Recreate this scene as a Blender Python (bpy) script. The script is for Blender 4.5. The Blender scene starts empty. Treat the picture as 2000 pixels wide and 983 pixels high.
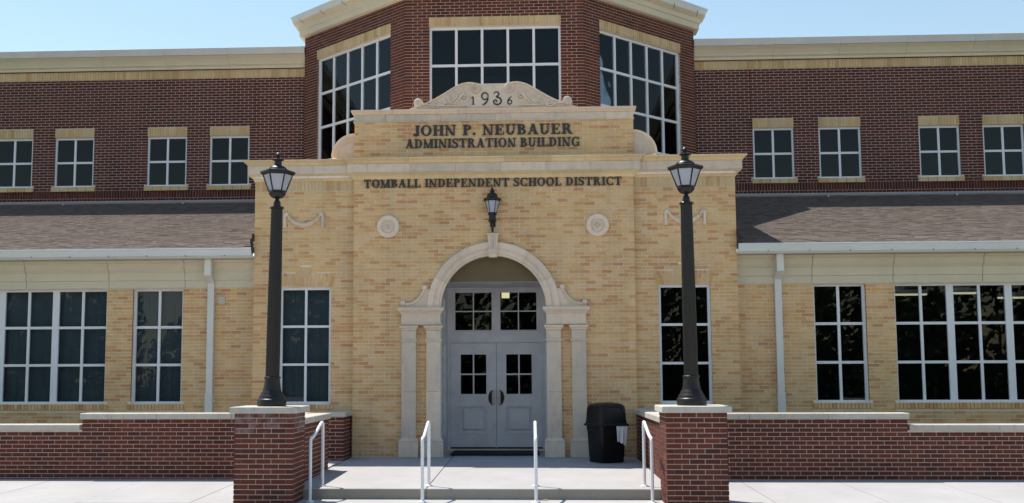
import bpy, bmesh, math, random
from mathutils import Vector, Matrix
random.seed(7)
R = math.radians
PI = math.pi
scene = bpy.context.scene
COL = scene.collection

# ------------------------------------------------------------------ camera
cam_d = bpy.data.cameras.new('camera')
cam = bpy.data.objects.new('camera', cam_d)
COL.objects.link(cam)
scene.camera = cam
F_PX, CX, CY = 2239.4, 918.0, 501.4
cam_d.sensor_width = 36.0
cam_d.lens = F_PX / 2000 * 36
cam_d.shift_x = (1000 - CX) / 2000
cam_d.shift_y = (CY - 491.5) / 2000
cam_d.clip_start, cam_d.clip_end = 0.1, 2000
PITCH, YAW, ROLL = 0.1034, 0.0529, -0.0033
_fw = Vector((-math.sin(YAW), math.cos(YAW), 0)); _rt = Vector((math.cos(YAW), math.sin(YAW), 0)); _up = Vector((0, 0, 1))
fw = math.cos(PITCH) * _fw + math.sin(PITCH) * _up
up = -math.sin(PITCH) * _fw + math.cos(PITCH) * _up
rt = math.cos(ROLL) * _rt + math.sin(ROLL) * up
up = -math.sin(ROLL) * _rt + math.cos(ROLL) * up
cam.matrix_world = Matrix(((rt.x, up.x, -fw.x, 0.6984), (rt.y, up.y, -fw.y, -21.4389), (rt.z, up.z, -fw.z, 1.4986), (0, 0, 0, 1)))

# ------------------------------------------------------------------ light
SUN = Vector((-0.37, 0.32, 1.0)).normalized()
sun_d = bpy.data.lights.new('sun', 'SUN')
sun_d.energy = 2.5
sun_d.angle = R(0.53)
sun_d.color = (1.0, 0.94, 0.86)
sun = bpy.data.objects.new('sun', sun_d)
COL.objects.link(sun)
sun.rotation_euler = SUN.to_track_quat('Z', 'Y').to_euler()
sun.location = (0, 0, 40)
world = bpy.data.worlds.new('World')
scene.world = world
world.use_nodes = True
wn = world.node_tree
bg = wn.nodes['Background']
sky = wn.nodes.new('ShaderNodeTexSky')
sky.sky_type = 'NISHITA'
sky.sun_disc = False
sky.sun_elevation = math.asin(SUN.z)
sky.sun_rotation = math.atan2(SUN.x, SUN.y)
sky.altitude = 60
sky.air_density = 1.6
sky.dust_density = 0.0
sky.ozone_density = 1.0
wn.links.new(sky.outputs[0], bg.inputs[0])
bg.inputs[1].default_value = 0.054
scene.view_settings.view_transform = 'Standard'
scene.view_settings.look = 'None'
scene.view_settings.gamma = 1
scene.view_settings.exposure = 1.46
scene.render.engine = 'CYCLES'
scene.cycles.max_bounces = 8
scene.cycles.transparent_max_bounces = 12

# ------------------------------------------------------------------ materials
MAT = {}

class NT:
    def __init__(s, name):
        s.m = bpy.data.materials.new(name); s.m.use_nodes = True
        s.t = s.m.node_tree; s.b = s.t.nodes['Principled BSDF']; s.o = s.t.nodes['Material Output']
        MAT[name] = s.m
    def n(s, typ, **kw):
        d = s.t.nodes.new(typ)
        for k, v in kw.items():
            if k.startswith('i_'):
                d.inputs[k[2:].replace('_', ' ')].default_value = v
            else:
                setattr(d, k, v)
        return d
    def l(s, a, b): s.t.links.new(a, b)
    def pos(s): return s.n('ShaderNodeNewGeometry').outputs['Position']
    def noise(s, scale, detail=4, rough=.6, vec=None, stretch=None):
        t = s.n('ShaderNodeTexNoise'); t.inputs['Scale'].default_value = scale
        t.inputs['Detail'].default_value = detail; t.inputs['Roughness'].default_value = rough
        v = vec or s.pos()
        if stretch:
            mp = s.n('ShaderNodeMapping'); mp.inputs['Scale'].default_value = stretch
            s.l(v, mp.inputs[0]); v = mp.outputs[0]
        s.l(v, t.inputs['Vector'])
        return t.outputs['Fac']
    def ramp(s, fac, stops, const=False):
        r = s.n('ShaderNodeValToRGB'); e = r.color_ramp.elements
        if const: r.color_ramp.interpolation = 'CONSTANT'
        while len(e) < len(stops): e.new(0.5)
        for el, (p, c) in zip(e, stops):
            el.position = p; el.color = (c[0], c[1], c[2], 1) if not isinstance(c, (int, float)) else (c, c, c, 1)
        s.l(fac, r.inputs[0]); return r.outputs[0]
    def mix(s, fac, a, b, mode='MIX'):
        m = s.n('ShaderNodeMix', data_type='RGBA', blend_type=mode)
        for sock, v in ((m.inputs[0], fac), (m.inputs[6], a), (m.inputs[7], b)):
            if hasattr(v, 'default_value'): s.l(v, sock)
            elif isinstance(v, (int, float)): sock.default_value = v
            else: sock.default_value = (v[0], v[1], v[2], 1)
        return m.outputs[2]
    def bump(s, h, strength=.3, dist=.01):
        b = s.n('ShaderNodeBump'); b.inputs['Strength'].default_value = strength; b.inputs['Distance'].default_value = dist
        s.l(h, b.inputs['Height']); s.l(b.outputs[0], s.b.inputs['Normal'])
    def col(s, c):
        if hasattr(c, 'default_value'): s.l(c, s.b.inputs['Base Color'])
        else: s.b.inputs['Base Color'].default_value = (c[0], c[1], c[2], 1)
    def set(s, rough=.8, metal=0, spec=None):
        s.b.inputs['Roughness'].default_value = rough; s.b.inputs['Metallic'].default_value = metal
        if spec is not None: s.b.inputs['Specular IOR Level'].default_value = spec
    def rnd(s):
        g = s.n('ShaderNodeNewGeometry'); oi = s.n('ShaderNodeObjectInfo')
        a = s.n('ShaderNodeMath', operation='ADD'); f = s.n('ShaderNodeMath', operation='FRACT')
        s.l(g.outputs['Random Per Island'], a.inputs[0]); s.l(oi.outputs['Random'], a.inputs[1])
        s.l(a.outputs[0], f.inputs[0]); return f.outputs[0]

def brick_mat(name, stops, grain=.35, blotch=None, rough=.85):
    m = NT(name)
    c = m.ramp(m.rnd(), stops)
    n1 = m.noise(60, 5, .7)
    c = m.mix(grain, c, m.ramp(n1, [(.3, .45), (.7, 1.35)]), 'MULTIPLY')
    n2 = m.noise(1.3, 4, .6)
    c = m.mix(.5, c, m.ramp(n2, [(.35, .86), (.65, 1.1)]), 'MULTIPLY')
    # weather streaks, longer than wide
    n4 = m.noise(2.4, 6, .7, stretch=(1, 1, .16))
    c = m.mix(.6, c, m.ramp(n4, [(.36, .80), (.58, 1.06)]), 'MULTIPLY')
    if blotch:
        n3 = m.noise(7, 6, .7)
        c = m.mix(m.ramp(n3, [(blotch[2], 0.0), (blotch[2] + .2, blotch[0])]), c, blotch[1])
    m.col(c); m.set(rough, 0, .25)
    m.bump(m.noise(110, 4, .7), .35, .006)
    return m.m

def flat_mat(name, c, rough=.7, var=.12, scale=6, bump=.0, bscale=120, spec=.4, metal=0, stretch=None, fine=0):
    m = NT(name)
    v = m.ramp(m.noise(scale, 5, .65, stretch=stretch), [(.3, 1 - var), (.7, 1 + var)])
    cc = m.mix(1, c, v, 'MULTIPLY')
    if fine:
        cc = m.mix(1, cc, m.ramp(m.noise(170, 3, .8), [(.3, 1 - fine), (.7, 1 + fine)]), 'MULTIPLY')
    m.col(cc); m.set(rough, metal, spec)
    if bump: m.bump(m.noise(bscale, 4, .7), bump, .008)
    return m.m

YB = [(0, (.74, .472, .208)), (.2, (.76, .512, .262)), (.36, (.715, .447, .187)), (.5, (.74, .497, .272)), (.62, (.715, .445, .193)), (.73, (.695, .416, .177)), (.85, (.665, .362, .152)), (.945, (.59, .293, .125)), (1, (.70, .405, .177))]
brick_mat('yellow_brick', YB, .4)
brick_mat('yellow_soldier', [(0, (.64, .465, .25)), (.4, (.67, .505, .30)), (.7, (.60, .41, .20)), (.85, (.64, .46, .24)), (1, (.54, .33, .145))], .3)
RB = [(0, (.122, .032, .021)), (.25, (.155, .041, .025)), (.45, (.10, .029, .021)), (.6, (.175, .049, .028)), (.8, (.082, .026, .021)), (1, (.138, .035, .021))]
brick_mat('red_brick', RB, .45, (.35, (.28, .20, .19), .60))
brick_mat('dark_red_brick', [(0, (.098, .028, .021)), (.3, (.125, .034, .023)), (.55, (.072, .024, .021)), (.8, (.11, .030, .021)), (1, (.056, .021, .021))], .4)
brick_mat('stained_brick', RB, .45, (.55, (.30, .22, .22), .42))
flat_mat('mortar', (.80, .70, .60), .95, .12, 5, .3)
flat_mat('pale_mortar', (.61, .52, .455), .95, .1, 5, .3)
flat_mat('flashing_metal', (.25, .26, .29), .45, .06, 1.5, 0, 100, .5)
flat_mat('wall_mortar', (.62, .52, .48), .95, .1, 5, .3)
flat_mat('dim_mortar', (.34, .28, .26), .95, .1, 5, .3)

def stone_mat(name, a, b, c2, joint=None):
    m = NT(name)
    c = m.mix(m.ramp(m.noise(2.2, 6, .65, stretch=(1, 1, 2.2)), [(.35, 0.0), (.65, 1.0)]), a, b)
    c = m.mix(m.ramp(m.noise(7, 8, .75), [(.5, 0.0), (.72, .55)]), c, c2)
    c = m.mix(m.ramp(m.noise(9, 6, .7, stretch=(1, 1, .22)), [(.52, 0.0), (.74, .5)]), c, (c2[0] * .8, c2[1] * .78, c2[2] * .75))
    rn = m.ramp(m.rnd(), [(0, .86), (.5, 1.0), (1, 1.08)])
    c = m.mix(1, c, rn, 'MULTIPLY')
    c = m.mix(.35, c, m.ramp(m.noise(90, 4, .7), [(.3, .75), (.7, 1.2)]), 'MULTIPLY')
    m.col(c); m.set(.85, 0, .25); m.bump(m.noise(70, 5, .7), .3, .006)
stone_mat('limestone', (.78, .63, .49), (.72, .585, .46), (.58, .485, .40))
stone_mat('grey_limestone', (.74, .605, .47), (.66, .55, .44), (.47, .405, .345))
stone_mat('ochre_limestone', (.76, .56, .31), (.77, .585, .355), (.62, .47, .29))
stone_mat('pink_limestone', (.78, .57, .41), (.72, .55, .41), (.58, .46, .36))
stone_mat('cap_stone', (.52, .485, .42), (.47, .44, .38), (.37, .345, .30))
flat_mat('eifs', (.66, .58, .445), .9, .05, 2.0, .35, 260, .2, 0, None, .05)
flat_mat('eifs_dark', (.56, .50, .39), .9, .05, 2.0, .3, 260, .2)
flat_mat('joint_sealant', (.16, .15, .125), .9, .05, 3)
flat_mat('white_metal', (.68, .69, .68), .45, .05, 1.2, 0, 100, .5)
flat_mat('grey_metal', (.58, .57, .55), .45, .06, 1.5, 0, 100, .5)
flat_mat('window_frame', (.74, .74, .77), .4, .04, 1.5, 0, 100, .5)
flat_mat('downspout_paint', (.70, .67, .62), .45, .05, 1.5, 0, 100, .5)
flat_mat('door_paint', (.62, .60, .61), .42, .10, 3, .06, 40, .5)
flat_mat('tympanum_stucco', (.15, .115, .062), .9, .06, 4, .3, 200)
flat_mat('bronze_letter', (.045, .040, .041), .45, .2, 20, 0, 100, .5, .3)
flat_mat('black_metal', (.018, .0165, .0155), .38, .2, 12, .1, 60, .5, .25)
flat_mat('lamp_bronze', (.012, .0092, .0078), .38, .2, 12, .08, 60, .4, .0)
flat_mat('black_plastic', (.0065, .006, .0065), .45, .25, 8, .15, 150, .3)
flat_mat('liner_plastic', (.74, .75, .80), .45, .05, 10, 0, 100, .4)
flat_mat('steel', (.30, .27, .23), .40, .1, 10, 0, 100, .5, .8)
flat_mat('rail_paint', (.78, .79, .80), .35, .05, 8, 0, 100, .5)
flat_mat('mat_rubber', (.012, .012, .014), .95, .3, 50, .5, 200)
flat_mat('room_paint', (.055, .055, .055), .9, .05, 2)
flat_mat('blind_fabric', (.23, .25, .26), .9, .05, 2.5, 0, 100, .2)
flat_mat('asphalt', (.055, .055, .055), .95, .2, 3, .5, 90)
flat_mat('chandelier_metal', (.03, .035, .05), .4, .1, 5)
flat_mat('box_plastic', (.56, .52, .42), .5, .04, 5)
# concrete paving: stains, fine speckle
def concrete(name, base):
    m = NT(name)
    c = m.mix(1, base, m.ramp(m.noise(1.1, 7, .65, stretch=(1, .6, 1)), [(.3, .90), (.7, 1.07)]), 'MULTIPLY')
    c = m.mix(1, c, m.ramp(m.noise(220, 3, .8), [(.25, .90), (.75, 1.08)]), 'MULTIPLY')
    c = m.mix(m.ramp(m.noise(3.5, 8, .72), [(.56, 0.0), (.76, .42)]), c, (base[0] * .72, base[1] * .70, base[2] * .66))
    c = m.mix(1, c, m.ramp(m.rnd(), [(0, .97), (1, 1.03)]), 'MULTIPLY')
    m.col(c); m.set(.9, 0, .25); m.bump(m.noise(130, 5, .7), .25, .005)
concrete('concrete', (.385, .375, .37))
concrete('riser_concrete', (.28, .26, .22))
# shingles
m = NT('shingle')
c = m.ramp(m.rnd(), [(0, (.102, .079, .066)), (.3, (.150, .119, .101)), (.55, (.124, .098, .083)), (.8, (.172, .138, .118)), (1, (.138, .110, .094))])
c = m.mix(.6, c, m.ramp(m.noise(120, 3, .8), [(.3, .6), (.7, 1.3)]), 'MULTIPLY')
m.col(c); m.set(.95, 0, .2); m.bump(m.noise(160, 3, .8), .5, .01)
# grass / ground
m = NT('grass_ground')
c = m.ramp(m.noise(4, 6, .7), [(.3, (.035, .06, .02)), (.7, (.075, .10, .035))]); m.col(c); m.set(1, 0, .1)
m = NT('leaf')
c = m.ramp(m.rnd(), [(0, (.018, .035, .012)), (.5, (.032, .052, .018)), (1, (.05, .075, .025))]); m.col(c); m.set(.7, 0, .3)
# glass: clear pane with a plain Fresnel reflection
m = NT('glass')
gl = m.n('ShaderNodeBsdfGlossy'); gl.inputs['Roughness'].default_value = .004; gl.inputs['Color'].default_value = (.93, .97, 1, 1)
tr = m.n('ShaderNodeBsdfTransparent'); tr.inputs['Color'].default_value = (.68, .73, .76, 1)
fr = m.n('ShaderNodeFresnel'); fr.inputs['IOR'].default_value = 1.30
nz = m.n('ShaderNodeBump'); nz.inputs['Strength'].default_value = .012; nz.inputs['Distance'].default_value = .05
m.l(m.noise(1.1, 2, .5), nz.inputs['Height']); m.l(nz.outputs[0], gl.inputs['Normal'])
mx = m.n('ShaderNodeMixShader'); m.l(fr.outputs[0], mx.inputs[0]); m.l(tr.outputs[0], mx.inputs[1]); m.l(gl.outputs[0], mx.inputs[2])
m.l(mx.outputs[0], m.o.inputs['Surface'])
# frosted lamp glass
m = NT('frosted_glass')
m.col((.72, .73, .78)); m.set(.25, 0, .5)
tl = m.n('ShaderNodeBsdfTranslucent'); tl.inputs['Color'].default_value = (.78, .78, .84, 1)
mx = m.n('ShaderNodeMixShader'); mx.inputs[0].default_value = .55
m.l(m.b.outputs[0], mx.inputs[1]); m.l(tl.outputs[0], mx.inputs[2]); m.l(mx.outputs[0], m.o.inputs['Surface'])
def lamp_mat(name, c, s):
    m = NT(name); m.col((.1, .1, .1)); m.b.inputs['Emission Color'].default_value = (*c, 1); m.b.inputs['Emission Strength'].default_value = s
lamp_mat('lit_tube', (1.0, .86, .50), .32)
lamp_mat('lit_fixture', (1.0, .84, .42), .55)
lamp_mat('lit_panel', (.86, 1.0, .66), .40)

# ------------------------------------------------------------------ mesh helpers
def front(y0):
    return lambda u, d, z: (u, y0 - d, z)
def plane(ox, oy, ux, uy, nx, ny):
    return lambda u, d, z: (ox + ux * u + nx * d, oy + uy * u + ny * d, z)
IDT = lambda x, y, z: (x, y, z)

class MB:
    def __init__(s, T=None): s.v, s.f, s.T = [], [], T or IDT
    def add(s, vs, fs, T=None):
        T = T or s.T; k = len(s.v)
        s.v += [T(*p) for p in vs]; s.f += [tuple(i + k for i in f) for f in fs]; return s
    def box(s, a0, a1, b0, b1, c0, c1, T=None):
        return s.add([(a0, b0, c0), (a1, b0, c0), (a1, b1, c0), (a0, b1, c0), (a0, b0, c1), (a1, b0, c1), (a1, b1, c1), (a0, b1, c1)],
                     [(0, 3, 2, 1), (4, 5, 6, 7), (0, 1, 5, 4), (1, 2, 6, 5), (2, 3, 7, 6), (3, 0, 4, 7)], T)
    def prism(s, poly, d0, d1, T=None):              # polygon in (u,z), extruded along d
        n = len(poly)
        vs = [(p[0], d0, p[1]) for p in poly] + [(p[0], d1, p[1]) for p in poly]
        fs = [tuple(range(n)), tuple(range(2 * n - 1, n - 1, -1))] + [(i, (i + 1) % n, n + (i + 1) % n, n + i) for i in range(n)]
        return s.add(vs, fs, T)
    def loft(s, rings, T=None, close=True):          # rings of equal length, capped
        n = len(rings[0]); vs = [p for r in rings for p in r]; fs = []
        for k in range(len(rings) - 1):
            for i in range(n):
                j = (i + 1) % n
                fs.append((k * n + i, k * n + j, (k + 1) * n + j, (k + 1) * n + i))
        if close: fs += [tuple(range(n - 1, -1, -1)), tuple(range((len(rings) - 1) * n, len(rings) * n))]
        return s.add(vs, fs, T)
    def lathe(s, cx, cy, prof, seg=24, flute=0, rot=0, T=None):   # prof: (r,z)
        rings = []
        for r, z in prof:
            ring = []
            for i in range(seg):
                a = rot + 2 * PI * i / seg
                rr = r * (1 - flute * (i % 2)); ring.append((cx + rr * math.cos(a), cy + rr * math.sin(a), z))
            rings.append(ring)
        return s.loft(rings, T)
    def disc(s, u, z, prof, seg=24, T=None):          # lathe about the d axis: prof (r,d)
        rings = [[(u + r * math.cos(2 * PI * i / seg), d, z + r * math.sin(2 * PI * i / seg)) for i in range(seg)] for r, d in prof]
        return s.loft(rings, T)
    def tube(s, pts, r, seg=10, T=None):
        P = [Vector(p) for p in pts]; rings = []
        rs = r if isinstance(r, (list, tuple)) else [r] * len(P)
        n0 = None
        for i, p in enumerate(P):
            t = (P[min(i + 1, len(P) - 1)] - P[max(i - 1, 0)]).normalized()
            if n0 is None:
                a = Vector((0, 0, 1)) if abs(t.z) < .9 else Vector((1, 0, 0)); n0 = t.cross(a).normalized()
            n0 = (n0 - t * n0.dot(t)).normalized(); b = t.cross(n0)
            rings.append([tuple(p + rs[i] * (math.cos(2 * PI * k / seg) * n0 + math.sin(2 * PI * k / seg) * b)) for k in range(seg)])
        return s.loft(rings, T)
    def ribbon(s, pts, w, d0, d1, T=None):            # flat stroke in (u,z) with thickness d0..d1
        n = len(pts); ws = w if isinstance(w, (list, tuple)) else [w] * n; L, Rr = [], []
        for i in range(n):
            a, b = pts[max(i - 1, 0)], pts[min(i + 1, n - 1)]
            dx, dz = b[0] - a[0], b[1] - a[1]; q = math.hypot(dx, dz) or 1
            nx, nz = -dz / q * ws[i] / 2, dx / q * ws[i] / 2
            L.append((pts[i][0] + nx, pts[i][1] + nz)); Rr.append((pts[i][0] - nx, pts[i][1] - nz))
        for i in range(n - 1):
            s_ = [L[i], L[i + 1], Rr[i + 1], Rr[i]]
        rings = [[(L[i][0], d0, L[i][1]), (Rr[i][0], d0, Rr[i][1]), (Rr[i][0], d1, Rr[i][1]), (L[i][0], d1, L[i][1])] for i in range(n)]
        return s.loft(rings, T)
    def sweep(s, path, prof, T=None):                 # path (x,y) polyline, prof (out,z), out to the right of travel
        n = len(path); rings = []
        def nrm(a, b):
            dx, dy = b[0] - a[0], b[1] - a[1]; q = math.hypot(dx, dy); return (dy / q, -dx / q)
        for i, p in enumerate(path):
            if i == 0: m = nrm(p, path[1])
            elif i == n - 1: m = nrm(path[-2], p)
            else:
                a, b = nrm(path[i - 1], p), nrm(p, path[i + 1]); k = 1 + a[0] * b[0] + a[1] * b[1]
                m = ((a[0] + b[0]) / k, (a[1] + b[1]) / k)
            rings.append([(p[0] + m[0] * o, p[1] + m[1] * o, z) for o, z in prof])
        return s.loft(rings, T)
    def mesh(s, name, off=None, smooth=None):
        me = bpy.data.meshes.new(name)
        vs = s.v if off is None else [(x - off[0], y - off[1], z - off[2]) for x, y, z in s.v]
        me.from_pydata(vs, [], s.f); me.update()
        bm = bmesh.new(); bm.from_mesh(me); bmesh.ops.recalc_face_normals(bm, faces=bm.faces)
        if smooth:
            for f in bm.faces: f.smooth = True
            for e in bm.edges:
                if len(e.link_faces) == 2 and e.calc_face_angle(0) > smooth: e.smooth = False
        bm.to_mesh(me); bm.free()
        return me

BASE = {}
def base(o): return BASE.get(o.name, (0, 0, 0)) if o else (0, 0, 0)
def link(name, data, parent, loc=None, rotz=0):
    o = bpy.data.objects.new(name, data); COL.objects.link(o)
    if parent: o.parent = parent
    if loc is not None: o.location = loc
    if rotz: o.rotation_euler = (0, 0, rotz)
    return o
def obj(name, mb, mat, parent=None, smooth=None, kind=None, label=None, bevel=0):
    off = base(parent)
    me = mb.mesh(name, off, smooth)
    me.materials.append(MAT[mat])
    o = link(name, me, parent)
    BASE[o.name] = off
    if kind: o['kind'] = kind
    if label: o['label'] = label
    if bevel:
        b = o.modifiers.new('bevel', 'BEVEL'); b.width = bevel; b.segments = 2; b.limit_method = 'ANGLE'; b.angle_limit = R(40)
    return o
def holder(name, parent, label=None):
    o = link(name, None, parent); o.empty_display_size = .1; BASE[o.name] = base(parent)
    if label: o['label'] = label
    return o
def thing(name, label, cat, loc=(0, 0, 0), group=None):
    o = link(name, None, None, loc); o.empty_display_size = .2; BASE[o.name] = tuple(loc)
    tag(o, label, cat, group); return o
def tag(o, label, cat, group=None):
    o['label'] = label; o['category'] = cat
    if group: o['group'] = group
    return o
def structure(name, mb, mat, smooth=None):
    o = obj(name, mb, mat, None, smooth); o['kind'] = 'structure'; return o

# ------------------------------------------------------------------ brickwork
BW, BH, BX, BZ = .1915, .0560, .2032, .06773
def lay(u0, u1, z0, z1, holes=(), skip=None, shift=0.0):
    """running bond cells (uc, zc, length, height) left after the rectangular holes"""
    out = []
    n = int(math.ceil((z1 - z0) / BZ - 1e-6))
    for k in range(n):
        za = z0 + k * BZ; zb = min(za + BH, z1)
        if zb - za < .02: continue
        zc = (za + zb) / 2
        free = [(u0, u1)]
        for h in holes:
            if h[2] < zc + .02 and h[3] > zc - .02:
                free = [q for p in free for q in ((p[0], min(p[1], h[0])), (max(p[0], h[1]), p[1])) if q[1] - q[0] > .02]
        for fa, fb in free:
            x0 = u0 - BX + (BX / 2 if k % 2 else 0) + shift
            x = x0 + math.floor((fa - x0) / BX) * BX
            cuts = []
            while x < fb - .002:
                a, b = max(x, fa), min(x + BW, fb); x += BX
                if b - a > .002: cuts.append([a, b])
            # no slivers at an edge: the neighbour runs on to it
            if len(cuts) > 1 and cuts[0][1] - cuts[0][0] < .06: cuts[1][0] = cuts[0][0]; cuts.pop(0)
            if len(cuts) > 1 and cuts[-1][1] - cuts[-1][0] < .06: cuts[-2][1] = cuts[-1][1]; cuts.pop()
            if cuts:
                cuts[0][0] = min(cuts[0][0], fa) if cuts[0][0] - fa > .0 else cuts[0][0]
                if fb - cuts[-1][1] < .03: cuts[-1][1] = fb
                if cuts[0][0] - fa < .03: cuts[0][0] = fa
            for a, b in cuts:
                c = ((a + b) / 2, zc, b - a, zb - za)
                if skip and skip(c): continue
                out.append(c)
    return out
BMESH = {}
def brick_mesh(l, h, mat, t=.05):
    key = (round(l, 3), round(h, 3), mat, t)
    if key not in BMESH:
        me = MB().box(-l / 2, l / 2, -t / 2, t / 2, -h / 2, h / 2).mesh('brick')
        me.materials.append(MAT[mat]); BMESH[key] = me
    return BMESH[key]
def brick_objects(cells, T, ang, mat, parent, t=.05):
    off = base(parent)
    for uc, zc, l, h in cells:
        x, y, z = T(uc, -t / 2 + random.uniform(-.0015, .0015), zc)
        link('brick', brick_mesh(l, h, mat, t), parent, (x - off[0], y - off[1], z - off[2]), ang)
def brick_mass(cells, T, mat, parent, name='brickwork', t=.05):
    mb = MB(T)
    for uc, zc, l, h in cells:
        j = random.uniform(-.0015, .0015)
        mb.box(uc - l / 2, uc + l / 2, -t + j, j, zc - h / 2, zc + h / 2)
    if mb.v: return obj(name, mb, mat, parent, kind='stuff')
def soldiers(mb, u0, u1, z0, z1, d=.0, t=.06, pitch=BZ, jit=.002):
    n = max(1, round((u1 - u0) / pitch)); p = (u1 - u0) / n
    for i in range(n):
        j = random.uniform(-jit, jit)
        mb.box(u0 + i * p + .0045, u0 + (i + 1) * p - .0045, -t + d + j, d + j, z0, z1)
def wall_core(mb, u0, u1, z0, z1, holes, d0, d1, T):
    """slab with rectangular openings"""
    us = sorted({u0, u1} | {v for h in holes for v in (h[0], h[1]) if u0 < v < u1})
    zs = sorted({z0, z1} | {v for h in holes for v in (h[2], h[3]) if z0 < v < z1})
    for i in range(len(us) - 1):
        run = None
        for k in range(len(zs) - 1):
            uc, zc = (us[i] + us[i + 1]) / 2, (zs[k] + zs[k + 1]) / 2
            if any(h[0] < uc < h[1] and h[2] < zc < h[3] for h in holes):
                if run: mb.box(us[i], us[i + 1], d0, d1, run[0], run[1], T); run = None
            else:
                run = (run[0], zs[k + 1]) if run else (zs[k], zs[k + 1])
        if run: mb.box(us[i], us[i + 1], d0, d1, run[0], run[1], T)

# ------------------------------------------------------------------ windows
def window(parent, T, u0, u1, z0, z1, cols, rows, d=-.10, fw_=.045, mw=.04, label=None, units=None, name='window', mat='window_frame', tw=None, dep=.07):
    """frame + one pane object per light; units = columns per unit, split by a thick mullion"""
    w = holder(name, parent, label)
    mb = MB(T); tw = tw or fw_ * 2
    df, db = d, d - dep
    units = units or [cols]
    wid = u1 - u0; ncol = sum(units)
    inner = wid - 2 * fw_ - tw * (len(units) - 1) - mw * sum(c - 1 for c in units)
    pw = inner / ncol; ph = (z1 - z0 - 2 * fw_ - mw * (rows - 1)) / rows
    mb.box(u0, u0 + fw_, db, df, z0, z1); mb.box(u1 - fw_, u1, db, df, z0, z1)
    mb.box(u0 + fw_, u1 - fw_, db, df - .002, z0, z0 + fw_); mb.box(u0 + fw_, u1 - fw_, db, df - .002, z1 - fw_, z1)
    obj('frame', mb, mat, w, bevel=0)
    bars = MB(T)
    x = u0 + fw_; xs = []
    for ui, c in enumerate(units):
        for k in range(c):
            xs.append((x, x + pw)); x += pw
            if k < c - 1: bars.box(x, x + mw, db + .01, df - .012, z0 + fw_, z1 - fw_); x += mw
        if ui < len(units) - 1:
            bars.box(x, x + tw, db, df - .004, z0 + fw_, z1 - fw_); x += tw
    zz = [z0 + fw_ + r * (ph + mw) for r in range(rows)]
    for r in range(1, rows):
        for a, b in xs: bars.box(a, b, db + .012, df - .015, zz[r] - mw, zz[r])
    obj('muntin_grid', bars, mat, w)
    for r in range(rows):
        for a, b in xs:
            t1, t2 = random.uniform(-.0012, .0012), random.uniform(-.0012, .0012); e = [-t1 - t2, t1 - t2, t1 + t2, -t1 + t2]
            q = [(a - .004, zz[r] - .004), (b + .004, zz[r] - .004), (b + .004, zz[r] + ph + .004), (a - .004, zz[r] + ph + .004)]
            p = MB(T).loft([[(u, df - .045 + k, z) for (u, z), k in zip(q, e)], [(u, df - .039 + k, z) for (u, z), k in zip(q, e)]])
            obj('pane', p, 'glass', w)
    return w

# ================================================================== GROUND
gz = lambda y: -.21 + .0176 * (y + 5.3)              # the plaza drains gently away from the building
lz = lambda y: .012 * y                              # so does the landing
structure('ground', MB().box(-900, 900, -900, 900, -1.2, -1.0), 'grass_ground')
structure('parking_lot', MB().box(-70, 70, -75, -27, -1.1, -.70), 'concrete')
plaza = holder('plaza', None); plaza['kind'] = 'structure'
joints = [-13.1, -11.6, -10.1, -8.6, -7.08, -5.56, -3.98, -2.4, -.8, .8, 2.4, 3.96, 5.48, 6.95, 8.45, 9.95, 11.45, 13]
rows = [-27, -20.5, -14.6, -8.75, -5.75, -2.55]
mb = MB().add([(-13.2, -27, gz(-27) - .03), (13.2, -27, gz(-27) - .03), (13.2, -2.5, gz(-2.5) - .03), (-13.2, -2.5, gz(-2.5) - .03),
               (-13.2, -27, -1.1), (13.2, -27, -1.1), (13.2, -2.5, -1.1), (-13.2, -2.5, -1.1)],
              [(0, 1, 2, 3), (4, 7, 6, 5), (0, 4, 5, 1), (1, 5, 6, 2), (2, 6, 7, 3), (3, 7, 4, 0)])
obj('subbase', mb, 'dim_mortar', plaza)
for i in range(len(joints) - 1):
    for j in range(len(rows) - 1):
        x0, x1, y0, y1 = joints[i] + .004, joints[i + 1] - .004, rows[j] + .004, rows[j + 1] - .004
        dz = random.uniform(-.0015, .0015)
        zs = [gz(y0) + dz, gz(y1) + dz]
        s = MB().add([(x0, y0, zs[0] - .1), (x1, y0, zs[0] - .1), (x1, y1, zs[1] - .1), (x0, y1, zs[1] - .1), (x0, y0, zs[0]), (x1, y0, zs[0]), (x1, y1, zs[1]), (x0, y1, zs[1])],
                     [(0, 3, 2, 1), (4, 5, 6, 7), (0, 1, 5, 4), (1, 2, 6, 5), (2, 3, 7, 6), (3, 0, 4, 7)])
        obj('slab', s, 'concrete', plaza)
landing = holder('landing', None); landing['kind'] = 'structure'
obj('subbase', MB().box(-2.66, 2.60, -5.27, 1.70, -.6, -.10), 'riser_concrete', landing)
for x0, x1 in ((-2.678, -.783), (-.775, 2.615)):
    for y0, y1 in ((-5.30, 1.72),):
        s = MB().add([(x0, y0, -.30), (x1, y0, -.30), (x1, y1, -.30), (x0, y1, -.30), (x0, y0, lz(y0)), (x1, y0, lz(y0)), (x1, y1, .012), (x0, y1, .012)],
                     [(0, 3, 2, 1), (4, 5, 6, 7), (0, 1, 5, 4), (1, 2, 6, 5), (2, 3, 7, 6), (3, 0, 4, 7)])
        obj('slab', s, 'concrete', landing, bevel=.012)
for x0, x1 in ((-2.676, -.784), (-.774, 2.613)):
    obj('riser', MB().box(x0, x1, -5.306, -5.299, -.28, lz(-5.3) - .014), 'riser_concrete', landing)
structure('ramp', MB().box(-6.5, -2.69, -2.44, .09, -.5, -.012), 'concrete')
structure('planting_bed', MB().box(2.95, 13, -2.44, .42, -.5, .10).box(-13, -6.5, -2.44, .42, -.5, .10), 'grass_ground')

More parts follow.
